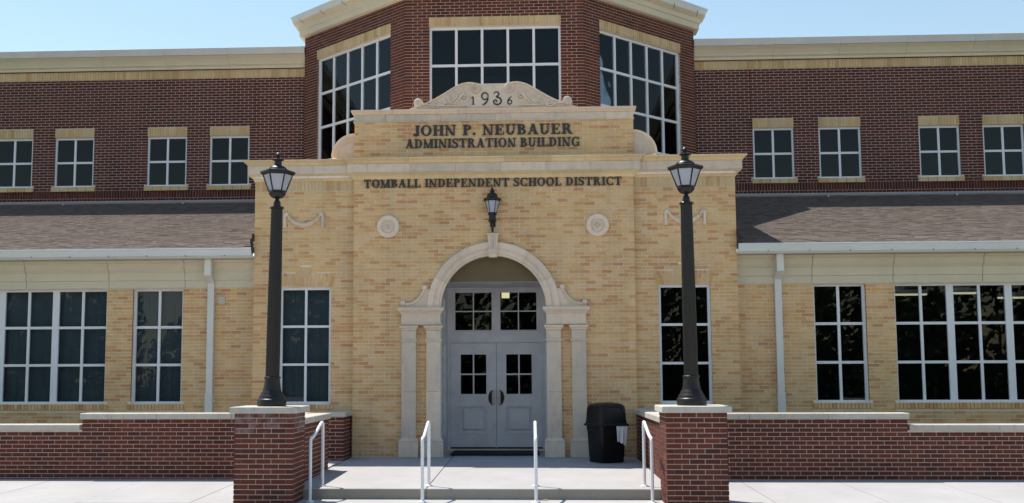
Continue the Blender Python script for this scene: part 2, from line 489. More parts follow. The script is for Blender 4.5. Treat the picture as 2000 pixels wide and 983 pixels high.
# ================================================================== SCHOOL BUILDING
B = thing('school_building', 'two-storey school with yellow brick arched entrance, low wings and red brick upper floor', 'building')
YC, RC = [], []                                       # yellow / red cells offered as single bricks

# ---- entrance: middle bay
CZ, RI, RO = 2.75, .985, 1.245
TM, TF = front(0.0), front(0.10)
entrance = MB(TM)
arc = [(math.cos(PI - PI * k / 32) * 1.03, CZ + math.sin(PI - PI * k / 32) * 1.03) for k in range(33)]
entrance.prism([(-2.645, -.3), (-1.03, -.3)] + arc + [(1.03, -.3), (2.645, -.3), (2.645, 5.26), (-2.645, 5.26)], -.0075, -.2)
FLW = {-1: (-4.07, -3.08, .97, 3.18), 1: (3.08, 4.045, .97, 3.18)}
FX = {-1: (-4.572, -2.645), 1: (2.645, 4.552)}
for s in (-1, 1):
    wall_core(entrance, FX[s][0], FX[s][1], -.3, 5.26, [FLW[s]], -.2, -.0075, TF)
# sides of the entrance block and its flat roof
for s in (-1, 1):
    x = FX[s][0] if s < 0 else FX[s][1]
    entrance.box(min(x, x - s * .2), max(x, x - s * .2), .3005, 5.60, -.3, 5.26, IDT)
entrance.box(-4.57, 4.55, .02, 5.6, 5.2605, 5.42, IDT)
EW = obj('entrance_wall', entrance, 'mortar', B)

wh_ = MB(TM)
for x in (-2.5, -2.08, 1.92, 2.42): wh_.box(x - .006, x + .006, -.004, .0025, .02, .085)
obj('weep_hole', wh_, 'joint_sealant', EW, kind='stuff')
def arch_skip(c):
    return math.hypot(c[0], c[1] - CZ) < 1.115 and c[1] > CZ - .03
main = lay(-2.645, 2.645, 0.012, 5.22, [(-1.02, 1.02, -1, CZ)], arch_skip)
hidden = lambda c: (.98 < abs(c[0]) < 1.70 and c[1] < 2.7 and not 1.26 < abs(c[0]) < 1.44)
main = [c for c in main if not (abs(abs(c[0]) - 1.12) < .05 and c[1] < 2.7)]
vis = sorted([c for c in main if c[2] > .19 and not hidden(c) and not (1.6 < c[0] < 2.4 and c[1] < 1.0)], key=lambda c: (c[1], c[0]))
single_y = vis[:300]; ids = {id(c) for c in single_y}
brick_objects(single_y, TM, 0, 'yellow_brick', EW)
brick_mass([c for c in main if id(c) not in ids], TM, 'yellow_brick', EW)
for s in (-1, 1):
    a, b, z0, z1 = FLW[s]
    xc = (a + b) / 2
    fl = lay(FX[s][0], FX[s][1], .012, 5.04, [FLW[s], (a + .0, b - .0, z1 - .05, 3.445), (xc - .108, xc + .108, 3.3, 3.56)], None, .05)
    brick_mass(fl, TF, 'yellow_brick', EW)
    # fan of wedge bricks over the flank window
    fan = MB(TF)
    n = 15
    for k in range(n):
        u = (k + .5) / n * 2 - 1
        w = (b - a + .04) / n
        top = 3.44 + (.12 if abs(u) < .24 else .05 if abs(u) < .36 else 0)
        cut = z1 + (.10 if k % 2 else .20)
        lean = u * .085
        for q0, q1 in ((z1 + .006, cut - .006), (cut + .004, top)):
            f0, f1 = (q0 - z1) / .28, (q1 - z1) / .28
            x = xc + u * (b - a + .04) / 2
            fan.prism([(x - w / 2 + .005 + lean * f0, q0), (x + w / 2 - .005 + lean * f0, q0), (x + w / 2 - .004 + lean * f1, q1), (x - w / 2 + .004 + lean * f1, q1)], -.05, .004 + random.uniform(0, .002))
    obj('jack_arch', fan, 'yellow_brick', EW, kind='stuff')
    so = MB(TF); soldiers(so, FX[s][0], FX[s][1], 5.024, 5.218, .002); obj('soldier_course', so, 'yellow_soldier', EW, kind='stuff')
    si = MB(TF); soldiers(si, a - .06, b + .06, .885, .962, .03, .16); obj('sill', si, 'yellow_brick', EW)
    window(B, TF, a, b, z0, z1, 2, 3, -.07, .05, .045)

# ---- stone cornice over the entrance, cut into blocks
def pathlen(p): return [math.dist(p[i], p[i + 1]) for i in range(len(p) - 1)]
def subpath(p, s0, s1):
    out, acc = [], 0
    for i, L in enumerate(pathlen(p)):
        a, b = acc, acc + L
        f = lambda s: (p[i][0] + (p[i + 1][0] - p[i][0]) * (s - a) / L, p[i][1] + (p[i + 1][1] - p[i][1]) * (s - a) / L)
        if a <= s0 < b: out.append(f(s0))
        if s0 < b < s1 - 1e-6 and b > s0: out.append(p[i + 1])
        if a < s1 <= b + 1e-9: out.append(f(s1)); break
        acc = b
    return out
def blocks(name, path, prof, step, mat, parent, gap=.005, start=0.0, smooth=None):
    L = sum(pathlen(path)); corners = []; acc = 0
    for l in pathlen(path)[:-1]: acc += l; corners.append(acc)
    s = 0; cut = start or step
    while s < L - 1e-6:
        e = min(cut, L)
        if any(abs(e - c) < .14 for c in corners): e = min(e + .3, L)
        if L - e < .3: e = L
        sp = subpath(path, s + gap / 2, e - gap / 2)
        sp = [q for i, q in enumerate(sp) if i == 0 or math.dist(q, sp[i - 1]) > 1e-4]
        if len(sp) > 1: obj(name, MB().sweep(sp, prof), mat, parent, smooth)
        s = e; cut = e + step * random.uniform(.97, 1.03)
EP = [(-4.572, 5.55), (-4.572, .1), (-2.645, .1), (-2.645, 0), (2.645, 0), (2.645, .1), (4.552, .1), (4.552, 5.55)]
CO = obj('cornice', MB().sweep(EP, [(-.15, 5.23), (.0, 5.23), (.02, 5.26), (.10, 5.335), (.10, 5.50), (.16, 5.585), (-.15, 5.585)]), 'mortar', B)
blocks('cornice_block', EP, [(-.08, 5.213), (.018, 5.213), (.022, 5.235), (.035, 5.262), (.06, 5.29), (.10, 5.312), (.112, 5.318), (.112, 5.331), (-.08, 5.331)], .90, 'ochre_limestone', CO, start=.5)
blocks('cornice_block', EP, [(-.08, 5.335), (.122, 5.335), (.122, 5.497), (-.08, 5.497)], .84, 'grey_limestone', CO, start=.7)
blocks('cornice_block', EP, [(-.08, 5.501), (.115, 5.501), (.13, 5.515), (.15, 5.545), (.188, 5.572), (.205, 5.577), (.205, 5.605), (-.08, 5.612)], .90, 'ochre_limestone', CO, start=.5)

# ---- name panel above the cornice
TP = front(.05)
NP = obj('name_panel', MB().box(-2.645, 2.655, .0575, .45, 5.59, 6.34), 'mortar', B)
brick_mass(lay(-2.65, 2.66, 5.617, 6.335), TP, 'yellow_brick', NP)
PP = [(-2.65, .5), (-2.65, .05), (2.66, .05), (2.66, .5)]
CP = obj('panel_coping', MB().box(-2.62, 2.63, .08, .45, 6.34, 6.56), 'mortar', B)
blocks('coping_block', PP, [(-.3, 6.332), (.02, 6.332), (.02, 6.352), (.008, 6.358), (.008, 6.47), (.018, 6.476), (-.3, 6.476)], 1.05, 'grey_limestone', CP)
blocks('coping_block', PP, [(-.3, 6.48), (.018, 6.48), (.03, 6.50), (.05, 6.525), (.062, 6.53), (.062, 6.568), (-.3, 6.578)], 1.2, 'pink_limestone', CP)
for s, mt in ((-1, 'pink_limestone'), (1, 'limestone')):
    TQ = front(.12); cx = -2.652 if s < 0 else 2.662
    mb = MB(TQ).prism([(cx, 5.6)] + [(cx + s * .455 * math.cos(PI / 2 * k / 14), 5.69 + .45 * math.sin(PI / 2 * k / 14)) for k in range(15)] + [(cx + s * .455, 5.6)][:0], -.28, 0)
    mb.ribbon([(cx + s * .43 * math.cos(PI / 2 * k / 14), 5.69 + .425 * math.sin(PI / 2 * k / 14)) for k in range(15)], .05, 0, .014)
    mb.ribbon([(cx + s * .34 * math.cos(PI / 2 * k / 14), 5.66 + .34 * math.sin(PI / 2 * k / 14)) for k in range(15)], .022, 0, .008)
    obj('scroll_buttress', mb, mt, B)

# ---- crest with the year
TC = front(.06)
def catmull(P, n=6):
    out = []
    for i in range(len(P) - 1):
        p0, p1, p2, p3 = P[max(i - 1, 0)], P[i], P[i + 1], P[min(i + 2, len(P) - 1)]
        for k in range(n):
            t = k / n
            out.append(tuple(.5 * (2 * b + (c - a) * t + (2 * a - 5 * b + 4 * c - d) * t * t + (3 * b - a - 3 * c + d) * t ** 3) for a, b, c, d in zip(p0, p1, p2, p3)))
    out.append(tuple(P[-1])); return out
half = [(-1.335, 6.682), (-1.154, 6.765), (-.971, 6.868), (-.788, 6.98), (-.65, 7.055), (-.514, 7.092), (-.405, 7.096), (-.30, 7.075), (-.24, 7.063)]
lc = catmull(half, 5)
crest_poly = [(-1.62, 6.575), (-1.60, 6.592), (-1.50, 6.63), (-1.40, 6.66)] + lc + [(-x, z) for x, z in reversed(lc)] + [(1.40, 6.66), (1.50, 6.63), (1.60, 6.592), (1.62, 6.575)]
cr = MB(TC).prism(crest_poly, -.24, 0)
for s in (-1, 1):
    cr.disc(s * 1.425, 6.705, [(.01, -.20), (.088, -.20), (.092, -.1), (.088, .03), (.06, .045), (.01, .045)], 20)
CR = obj('crest', cr, 'limestone', B)
for s in (-1, 1):
    rel = MB(TC)
    rim = [(s * -x, z - .028) for x, z in lc[:-8]] if s > 0 else [(x, z - .028) for x, z in lc[:-8]]
    rel.ribbon(rim, .024, -.01, .034)
    sp = lambda cx, cz, r, t0, turns, n=30: [(cx + s * r * (1 - .82 * k / n) * math.cos(t0 + turns * 2 * PI * k / n), cz + r * (1 - .82 * k / n) * math.sin(t0 + turns * 2 * PI * k / n)) for k in range(n + 1)]
    # big volutes flank the year
    rel.disc(s * .325, 6.965, [(.004, -.02), (.098, -.02), (.10, .045), (.09, .06), (.004, .06)], 22)
    rel.ribbon(sp(.325 * s, 6.965, .086, PI * .6, -1.6), [.024 * (1 - .5 * k / 30) for k in range(31)], .05, .08)
    rel.ribbon(sp(.56 * s, 6.80, .10, PI * .9, 1.4), [.024 * (1 - .5 * k / 30) for k in range(31)], -.01, .042)
    for k in range(5):                                   # acanthus strokes sweeping down the flank
        x0, z0 = .60 + .12 * k, 6.99 - .062 * k
        rel.ribbon(catmull([(s * x0, z0), (s * (x0 - .05), z0 - .10), (s * (x0 + .02), z0 - .19 + .012 * k), (s * (x0 + .14), 6.655)], 5), [.014 + .022 * math.sin(PI * q / 15) for q in range(16)], -.01, .036 - .004 * (k % 2))
    rel.ribbon(catmull([(s * .50, 6.63), (s * .8, 6.635), (s * 1.1, 6.65), (s * 1.33, 6.67)], 5), .026, -.01, .03)
    rel.disc(s * 1.425, 6.705, [(.004, .03), (.03, .05), (.004, .058)], 12)
    obj('crest_carving', rel, 'limestone', CR)
obj('crest_base', MB(TC).box(-.55, .55, -.01, .012, 6.579, 6.612), 'grey_limestone', CR)

# ---- lettering (serif capitals built from stems, serifs and bowls)
def ring(cx, cz, ro, zo, ri, zi, a0, a1, n=18, sx=0):
    """band between two ellipses, as quads"""
    q = []
    for k in range(n):
        t0, t1 = R(a0 + (a1 - a0) * k / n), R(a0 + (a1 - a0) * (k + 1) / n)
        q.append([(cx + ro * math.cos(t0), cz + zo * math.sin(t0)), (cx + ro * math.cos(t1), cz + zo * math.sin(t1)),
                  (cx + sx + ri * math.cos(t1), cz + zi * math.sin(t1)), (cx + sx + ri * math.cos(t0), cz + zi * math.sin(t0))])
    return q
def rc(a, b, c, d): return [[(a, c), (b, c), (b, d), (a, d)]]
TK, TN, SF = .235, .105, .085
def stem(x, w=TK, top=1, bot=1, l=.085, r=.085):
    q = rc(x, x + w, 0, 1)
    if top: q += [[(x - l, 1 - SF), (x + w + r, 1 - SF), (x + w + r, 1.0), (x - l, 1.0)]]
    if bot: q += [[(x - l, 0), (x + w + r, 0), (x + w + r, SF), (x - l, SF)]]
    return q
def bar(x0, z0, x1, z1, w): return [[(x0, z0), (x0 + w, z0), (x1 + w, z1), (x1, z1)]]
def strip(P, W):
    q = []
    n = len(P)
    for i in range(n - 1):
        e = []
        for j in (i, i + 1):
            a, b = P[max(j - 1, 0)], P[min(j + 1, n - 1)]; dx, dz = b[0] - a[0], b[1] - a[1]; l = math.hypot(dx, dz)
            e.append(((P[j][0] - dz / l * W[j] / 2, P[j][1] + dx / l * W[j] / 2), (P[j][0] + dz / l * W[j] / 2, P[j][1] - dx / l * W[j] / 2)))
        q.append([e[0][0], e[1][0], e[1][1], e[0][1]])
    return q
def glyph(ch):
    if ch == 'I': return stem(.09), .395
    if ch == 'J':
        return stem(.24, TK, 1, 0) + rc(.24, .455, .2, .3) + ring(.235, .15, .22, .20, .03, .09, 180, 360) + ring(.10, .13, .10, .10, .0, .0, 0, 360, 12), .54
    if ch == 'O': return ring(.46, .5, .44, .52, .215, .43, 0, 360, 28), .92
    if ch == 'C':
        return ring(.46, .5, .44, .52, .215, .43, 48, 312, 24) + rc(.72, .80, .68, 1.0) + rc(.72, .80, 0, .30), .86
    if ch == 'G':
        return ring(.46, .5, .44, .52, .215, .43, 48, 318, 24) + rc(.72, .80, .68, 1.0) + rc(.62, .83, .04, .46) + rc(.54, .90, .40, .47), .95
    if ch == 'H': return stem(.09) + stem(.60) + rc(.28, .62, .455, .545), .90
    if ch == 'N':
        return rc(.10, .10 + TN, 0, 1) + rc(0, .30, 0, SF) + rc(.70, .70 + TN, 0, 1) + rc(.58, .92, 1 - SF, 1) + bar(0.02, 1, .56, 0, .23), .92
    if ch == 'M':
        return rc(.10, .10 + TN, 0, 1) + rc(0, .30, 0, SF) + stem(.80, TK, 1, 1) + bar(.02, 1, .43, 0, .22) + bar(.50, 0, .80, 1, TN) + rc(.70, .82, 1 - SF, 1), 1.10
    if ch == 'P': return stem(.09, r=.10) + ring(.34, .735, .36, .265, .15, .185, -90, 90, 14) + rc(.29, .35, .92, 1) + rc(.29, .35, .47, .55), .74
    if ch == 'R':
        return stem(.09, r=.07) + ring(.34, .745, .36, .255, .15, .175, -90, 90, 14) + rc(.29, .35, .92, 1) + rc(.29, .38, .49, .565) + bar(.60, 0, .36, .52, .23) + rc(.60, .90, 0, SF), .90
    if ch == 'B':
        return stem(.09, r=0) + ring(.34, .755, .33, .245, .13, .165, -90, 90, 14) + ring(.36, .275, .39, .275, .16, .195, -90, 90, 14) + rc(.29, .37, .92, 1) + rc(.29, .37, .465, .55) + rc(.29, .37, 0, .08), .78
    if ch == 'D':
        return stem(.09, r=0) + ring(.36, .5, .46, .5, .225, .42, -90, 90, 20) + rc(.29, .37, .92, 1) + rc(.29, .37, 0, .08), .86
    if ch == 'E':
        return stem(.09, r=.0) + rc(.29, .70, .92, 1) + rc(.29, .74, 0, .08) + rc(.29, .55, .46, .54) + rc(.625, .70, .72, 1) + rc(.665, .74, 0, .28) + rc(.49, .56, .36, .64), .78
    if ch == 'L': return stem(.09, r=.085) + rc(.29, .72, 0, .08) + rc(.645, .72, 0, .30), .74
    if ch == 'T': return stem(.30, TK, 0, 1) + rc(.02, .80, .92, 1) + rc(.02, .095, .68, 1) + rc(.725, .80, .68, 1), .82
    if ch == 'U':
        return rc(.09, .305, .34, 1) + rc(0, .40, 1 - SF, 1) + rc(.64, .73, .34, 1) + rc(.54, .84, 1 - SF, 1) + ring(.41, .35, .32, .37, .14, .25, 180, 360, 18, -.0), .86
    if ch == 'A':
        return bar(.08, 0, .40, 1, .10) + bar(.57, 0, .33, 1, .24) + rc(.22, .66, .28, .36) + rc(0, .28, 0, SF) + rc(.50, .90, 0, SF), .90
    if ch == 'S':
        P = catmull([(.60, .80), (.50, .94), (.33, .965), (.15, .88), (.13, .70), (.32, .54), (.53, .40), (.57, .20), (.43, .06), (.25, .03), (.12, .13), (.07, .27)], 4)
        W = [.05 + .15 * math.exp(-((k / (len(P) - 1) - .5) / .22) ** 2) + .03 for k in range(len(P))]
        return strip(P, W) + rc(.56, .64, .69, 1.0) + rc(.04, .11, 0, .32), .68
    if ch == '.': return ring(.12, .11, .12, .12, 0, 0, 0, 360, 12), .26
    return [], .42
def lettering(parent, name, text, T, xa, xb, z, h, word=.46, gap=.075, depth=.03):
    gs = []; x = 0
    for ch in text:
        if ch == ' ': x += word; continue
        q, w = glyph(ch); gs.append((x, q)); x += w + gap
    k = (xb - xa) / (x - gap)
    hold = holder(name, parent)
    for gx, q in gs:
        mb = MB(T)
        for i, poly in enumerate(q):
            # neighbours of one letter sit a hair apart in depth so that no two faces share a plane
            mb.prism([(xa + (gx + px_) * k, z + pz * h) for px_, pz in poly], .002, depth - .0004 * (i % 5) - .0001 * (i % 3))
        obj('letter', mb, 'bronze_letter', hold)
lettering(B, 'lettering', 'JOHN P. NEUBAUER', TP, -1.521, 1.523, 6.058, .2)
lettering(B, 'lettering', 'ADMINISTRATION BUILDING', TP, -1.666, 1.66, 5.818, .175, .36)
lettering(B, 'lettering', 'TOMBALL INDEPENDENT SCHOOL DISTRICT', TM, -2.454, 2.426, 5.055, .158, .40)
yr = holder('year_numerals', B)
def numeral(P, W, x0, x1, z0, z1, extra=()):
    mb = MB(TC)
    mb.ribbon([(x0 + (x1 - x0) * a, z0 + (z1 - z0) * b) for a, b in P], [w * (x1 - x0) for w in W], .0, .012)
    for P2, w in extra: mb.ribbon([(x0 + (x1 - x0) * a, z0 + (z1 - z0) * b) for a, b in P2], w * (x1 - x0), .0, .0115)
    obj('numeral', mb, 'bronze_letter', yr)
numeral([(.5, 0), (.5, .95)], [.34, .34], -.405, -.335, 6.655, 6.815, [([(.05, .78), (.5, .97)], .26), ([(.05, .03), (.95, .03)], .16)])
circ = lambda cx, cz, rx, rz, a0, a1, n=20: [(cx + rx * math.cos(R(a0 + (a1 - a0) * k / n)), cz + rz * math.sin(R(a0 + (a1 - a0) * k / n))) for k in range(n + 1)]
nine = circ(.5, .70, .40, .27, -20, 340) + catmull([(.88, .62), (.84, .42), (.62, .18), (.22, 0)], 5)[1:]
numeral(nine, [.10 + .09 * abs(math.sin(k * .16)) for k in range(len(nine))], -.219, -.067, 6.643, 6.889)
three = catmull([(.12, .86), (.22, .97), (.45, 1.0), (.66, .92), (.66, .78), (.40, .60), (.70, .54), (.92, .36), (.90, .16), (.62, .01), (.28, .03), (.08, .18), (.16, .33), (.36, .36), (.45, .26), (.36, .18)], 4)
numeral(three, [.09 + .08 * math.sin(PI * k / (len(three) - 1)) for k in range(len(three))], .007, .177, 6.650, 6.894)
six = catmull([(.78, 1.0), (.42, .80), (.16, .46)], 5) + circ(.5, .30, .36, .27, 165, 525)
numeral(six, [.13 + .08 * abs(math.sin(k * .15)) for k in range(len(six))], .277, .385, 6.648, 6.800)

# ---- arch of stone, keystone, side scrolls, imposts and pilasters
AR = holder('arch_surround', B)
prof = [(RI, .10), (RI, -.045), (RI + .03, -.055), (RI + .045, -.072), (RI + .105, -.076), (RI + .115, -.06), (RI + .13, -.062), (RI + .15, -.085), (RI + .225, -.092), (RO - .012, -.088), (RO, -.07), (RO, .03)]
for a0, a1 in ((0, 28.5), (28.5, 57.5), (57.5, 90), (90, 122.5), (122.5, 151.5), (151.5, 180)):
    n = 8; rings = []
    for k in range(n + 1):
        t = R(a0 + .16 + (a1 - a0 - .32) * k / n)
        rings.append([(r * math.cos(t), -y if False else y, CZ + r * math.sin(t)) for r, y in prof])
    obj('voussoir', MB().loft(rings), 'limestone', AR)
obj('arch_joint', MB().loft([[(r * math.cos(R(180 * k / 36)), y, CZ + r * math.sin(R(180 * k / 36))) for r, y in ((RI + .006, .095), (RI + .006, -.04), (RO - .006, -.062), (RO - .006, .03))] for k in range(37)]), 'pale_mortar', AR)
ks = MB(TM)
ks.prism([(-.075, 3.70), (.075, 3.70), (.10, 4.12), (-.10, 4.12)], -.02, .125)
ks.prism([(-.112, 4.12), (.112, 4.12), (.115, 4.15), (-.115, 4.15)], -.02, .14)
for k in range(5):
    x = -.07 + .035 * k
    ks.prism([(x * .80 - .009, 3.80), (x * .80 + .009, 3.80), (x + .011, 4.115), (x - .011, 4.115)], .12, .138)
ks.prism([(-.08, 3.79), (.08, 3.79), (.086, 3.86), (-.086, 3.86)], .12, .155)
obj('keystone', ks, 'limestone', AR)
for s in (-1, 1):
    cv = catmull([(s * 1.29, 3.135), (s * 1.33, 3.03), (s * 1.42, 2.91), (s * 1.54, 2.84), (s * 1.68, 2.83)], 5)
    arcp = [(s * RO * .985 * math.cos(R(q)), CZ + RO * .985 * math.sin(R(q))) for q in (1, 6, 12, 17)]
    mb = MB(TM).prism(cv + [(s * 1.74, 2.80), (s * 1.74, 2.768)] + arcp, -.02, .045)
    mb.ribbon([(x, z + .005) for x, z in cv], .045, .04, .068)
    mb.ribbon([(x - s * .015, z - .055) for x, z in cv[2:-4]], .018, .04, .052)
    for x, z in ((s * 1.29, 3.145), (s * 1.70, 2.855)):
        mb.disc(x, z, [(.004, -.02), (.05, -.02), (.052, .05), (.044, .075), (.02, .08), (.004, .08)], 16)
    obj('side_scroll', mb, 'limestone', AR)
def stack(mb, x0, x1, yf, yb, lev):                    # rectangular sections: (z, overhang)
    mb.loft([[(x0 - o, yf - o, z), (x1 + o, yf - o, z), (x1 + o, yb, z), (x0 - o, yb, z)] for z, o in lev])
for s in (-1, 1):
    X = lambda a, b: (min(s * a, s * b), max(s * a, s * b))
    mb = MB(); stack(mb, *X(.985, 1.725), -.10, .02, [(2.44, .0), (2.455, .012), (2.475, .012), (2.485, -.004), (2.64, -.004), (2.65, .012), (2.672, .022), (2.70, .05), (2.715, .062), (2.715, .066), (2.765, .066), (2.768, .06)])
    obj('impost', mb, 'limestone', B)
    for a, b in ((.985, 1.252), (1.448, 1.715)):
        pl = holder('pilaster', B)
        mb = MB(); stack(mb, *X(a, b), -.10, .02, [(2.335, 0), (2.345, .012), (2.37, .018), (2.385, .036), (2.40, .044), (2.43, .044), (2.44, .0)][:6])
        obj('capital', mb, 'limestone', pl)
        mb = MB(); stack(mb, *X(a, b), -.10, .02, [(1.207, 0), (2.125, 0), (2.13, .016), (2.145, .024), (2.16, .024), (2.172, .016), (2.178, 0), (2.332, 0)])
        obj('shaft', mb, 'grey_limestone', pl)
        mb = MB(); stack(mb, *X(a, b), -.10, .02, [(.355, .004), (.37, 0), (1.203, 0)])
        obj('shaft', mb, 'grey_limestone', pl)
        mb = MB(); stack(mb, *X(a, b), -.10, .02, [(.0, .048), (.27, .048), (.273, .036), (.282, .036), (.29, .046), (.315, .046), (.325, .036), (.332, .018), (.34, .022), (.352, .008)])
        obj('plinth', mb, 'grey_limestone', pl)

# ---- medallions and swags
for x, z in ((-1.989, 4.31), (1.962, 4.30)):
    mb = MB(TM).disc(x, z, [(.004, -.01), (.215, -.01), (.217, .03), (.205, .045), (.14, .05), (.128, .04), (.118, .02), (.108, .018), (.100, .035), (.085, .043), (.004, .045)], 36)
    md = obj('medallion', mb, 'limestone', B, R(35))
    ro = MB(TM)
    for k in range(6):
        ro.disc(x + .052 * math.cos(k * PI / 3), z + .052 * math.sin(k * PI / 3), [(.004, .04), (.026, .04), (.023, .055), (.012, .062), (.003, .064)], 10)
    ro.disc(x, z, [(.004, .04), (.022, .04), (.018, .066), (.003, .072)], 10)
    obj('rosette', ro, 'limestone', md, R(40))
for x0, x1, zt in ((-3.985, -3.255, 4.575), (3.245, 3.97, 4.56)):
    mb = MB(TF)
    n = 16; P = []
    for k in range(n + 1):
        t = k / n; P.append((x0 + .05 + (x1 - x0 - .1) * t, .012, zt - .02 - .19 * math.sin(PI * t) ** .8))
    mb.tube(P, [.026 + .026 * math.sin(PI * k / n) for k in range(n + 1)], 8)
    for x in (x0, x1):
        mb.tube([(x, .01, zt + .02), (x, .015, zt - .06), (x, .015, zt - .16), (x, .01, zt - .26)], [.022, .034, .028, .042], 8)
        mb.disc(x + (.035 if x == x0 else -.035), zt + .0, [(.004, -.01), (.04, -.01), (.036, .03), (.004, .04)], 10)
    for k in range(1, n, 2):
        mb.tube([(P[k][0], .03, P[k][2] + .035), (P[k][0] + .01, .06, P[k][2]), (P[k][0], .03, P[k][2] - .035)], .012, 5)
    obj('swag', mb, 'limestone', B, R(50))

# ---- entrance recess, doors, transom
YD = 1.60
TD = front(YD)
rec = MB()
for s in (-1, 1):
    TS = plane(s * 1.03, 0, 0, 1, -s, 0)                # u = depth into the recess, d = into the opening
    hs = [(.36, .96, .32, 2.12), (.36, .96, 2.42, 3.0)]
    wall_core(rec, .11, YD, .0, 3.256, [hs[0], (.36, .96, 2.42, 3.0)], 0, .05, TS)
    rec.box(1.02, 1.5, .05, .062, .25, 2.15, TS)
RECESS = obj('recess_panelling', rec, 'door_paint', B)
for s in (-1, 1):
    TS = plane(s * 1.03, 0, 0, 1, -s, 0)
    window(B, TS, .36, .96, .32, 2.12, 1, 6, .045, .03, .03, mat='door_paint', name='sidelight', dep=.04)
    window(B, TS, .36, .96, 2.42, 3.0, 1, 2, .045, .03, .03, mat='door_paint', name='sidelight', dep=.04)
    obj('back_board', MB(TS).box(.34, .98, -.06, -.05, .3, 3.1), 'black_plastic', RECESS)
hz = 3.262
t0 = math.asin((hz - CZ) / 1.03)
obj('tympanum', MB(TM).prism([(1.03 * math.cos(t0 + (PI - 2 * t0) * k / 24), CZ + 1.03 * math.sin(t0 + (PI - 2 * t0) * k / 24)) for k in range(25)], -.36, -.16), 'tympanum_stucco', B)
obj('recess_soffit', MB().box(-1.03, 1.03, .18, YD + .1, hz - .004, hz + .1), 'door_paint', B)
hz = 3.257
fr = MB(TD)
fr.box(-1.03, -.925, -.1, .03, .03, 2.16); fr.box(.915, 1.03, -.1, .03, .03, 2.16)
fr.box(-1.03, -.845, -.1, .012, 2.386, hz); fr.box(.83, 1.03, -.1, .012, 2.386, hz); fr.box(-.07, .065, -.1, .012, 2.386, 3.18)
fr.box(-.845, .83, -.1, .010, 3.18, hz); fr.box(-1.03, 1.03, -.1, .025, 2.152, 2.386)
fr.box(-1.03, 1.03, .0255, .05, 2.33, 2.372); fr.box(-1.03, 1.03, .0255, .036, 2.17, 2.20)
fr.box(-.875, .86, .0125, .026, 3.195, 3.225); fr.box(-.875, -.848, .0125, .026, 2.40, 3.195); fr.box(.833, .86, .0125, .026, 2.40, 3.195)
fr.box(-.018, .013, .0125, .03, 2.39, 3.25)
obj('door_frame', fr, 'door_paint', B)
for a, b in ((-.845, -.07), (.065, .83)):
    window(B, TD, a, b, 2.386, 3.18, 2, 2, -.005, .02, .022, mat='door_paint', name='transom_window', dep=.05)
obj('threshold', MB(TD).box(-1.02, 1.02, -.16, .07, .0, .05), 'limestone', B)
for s in (-1, 1):
    a, b = (-.922, -.005) if s < 0 else (.003, .912)
    wx = (-.715, -.203) if s < 0 else (.197, .705)
    leaf = MB(TD); wall_core(leaf, a, b, .066, 2.148, [(wx[0], wx[1], 1.13, 1.918), (wx[0] - .022, wx[1] + .024, .355, .895)], -.05, 0, TD)
    for q in ((wx[0] - .025, wx[1] + .025, 1.105, 1.13), (wx[0] - .025, wx[1] + .025, 1.918, 1.943), (wx[0] - .025, wx[0], 1.13, 1.918), (wx[1], wx[1] + .025, 1.13, 1.918)):
        leaf.box(q[0], q[1], .0005, .009, q[2], q[3])
    D = obj('door', leaf, 'door_paint', B)
    xm, zm = (wx[0] + wx[1]) / 2, 1.524
    obj('muntin_grid', MB(TD).box(xm - .014, xm + .014, -.03, -.008, 1.13, 1.918).box(wx[0], xm - .014, -.03, -.010, zm - .014, zm + .014).box(xm + .014, wx[1], -.03, -.010, zm - .014, zm + .014), 'door_paint', D)
    for px0, px1 in ((wx[0], xm - .014), (xm + .014, wx[1])):
        for pz0, pz1 in ((1.13, zm - .014), (zm + .014, 1.918)):
            obj('pane', MB(TD).box(px0 - .003, px1 + .003, -.024, -.018, pz0 - .003, pz1 + .003), 'glass', D)
    p0, p1 = wx[0] - .012, wx[1] + .014
    pan = MB(TD)
    q0, q1, r0, r1 = p0 - .01, p1 + .01, .355, .895
    pan.box(q0 - .004, q1 + .004, -.046, -.032, r0 - .004, r1 + .004)
    sec = lambda i, d: [(q0 + i, d, r0 + i), (q1 - i, d, r0 + i), (q1 - i, d, r1 - i), (q0 + i, d, r1 - i)]
    pan.loft([sec(.045, -.034), sec(.05, -.026), sec(.085, -.006), sec(.09, -.004)])
    for o, d in ((0, .014),):
        for c0, c1, c2, c3 in ((q0 - .018, q1 + .018, r0 - .018, r0 + .012), (q0 - .018, q1 + .018, r1 - .012, r1 + .018), (q0 - .018, q0 + .012, r0 + .012, r1 - .012), (q1 - .012, q1 + .018, r0 + .012, r1 - .012)):
            pan.box(c0, c1, -.03, d, c2, c3)
    obj('panel', pan, 'door_paint', D)
    hx = -.10 if s < 0 else .09
    hm = MB(TD).prism([(hx - s * -.055, .92), (hx - s * -.055, 1.20)] + [(hx + s * .055 * 0 + s * (.03 + .05 * math.sin(PI * k / 8)), 1.20 - .28 * k / 8) for k in range(9)] if False else
                      [(hx - s * .045, .92), (hx + s * .0, .915)] + [(hx + s * (.01 + .055 * math.sin(PI * k / 8) ** .6), .925 + .27 * k / 8) for k in range(9)] + [(hx, 1.205), (hx - s * .045, 1.20)], .001, .022)
    H = obj('handle', hm, 'black_plastic', D)
    hb = MB(TD).box(min(hx - s * .05, hx - s * .012), max(hx - s * .05, hx - s * .012), .023, .07, .93, 1.19)
    obj('pull_bar', hb, 'steel', D)
    obj('kick_sweep', MB(TD).box(a + .01, b - .01, .001, .012, .068, .085), 'black_metal', D)

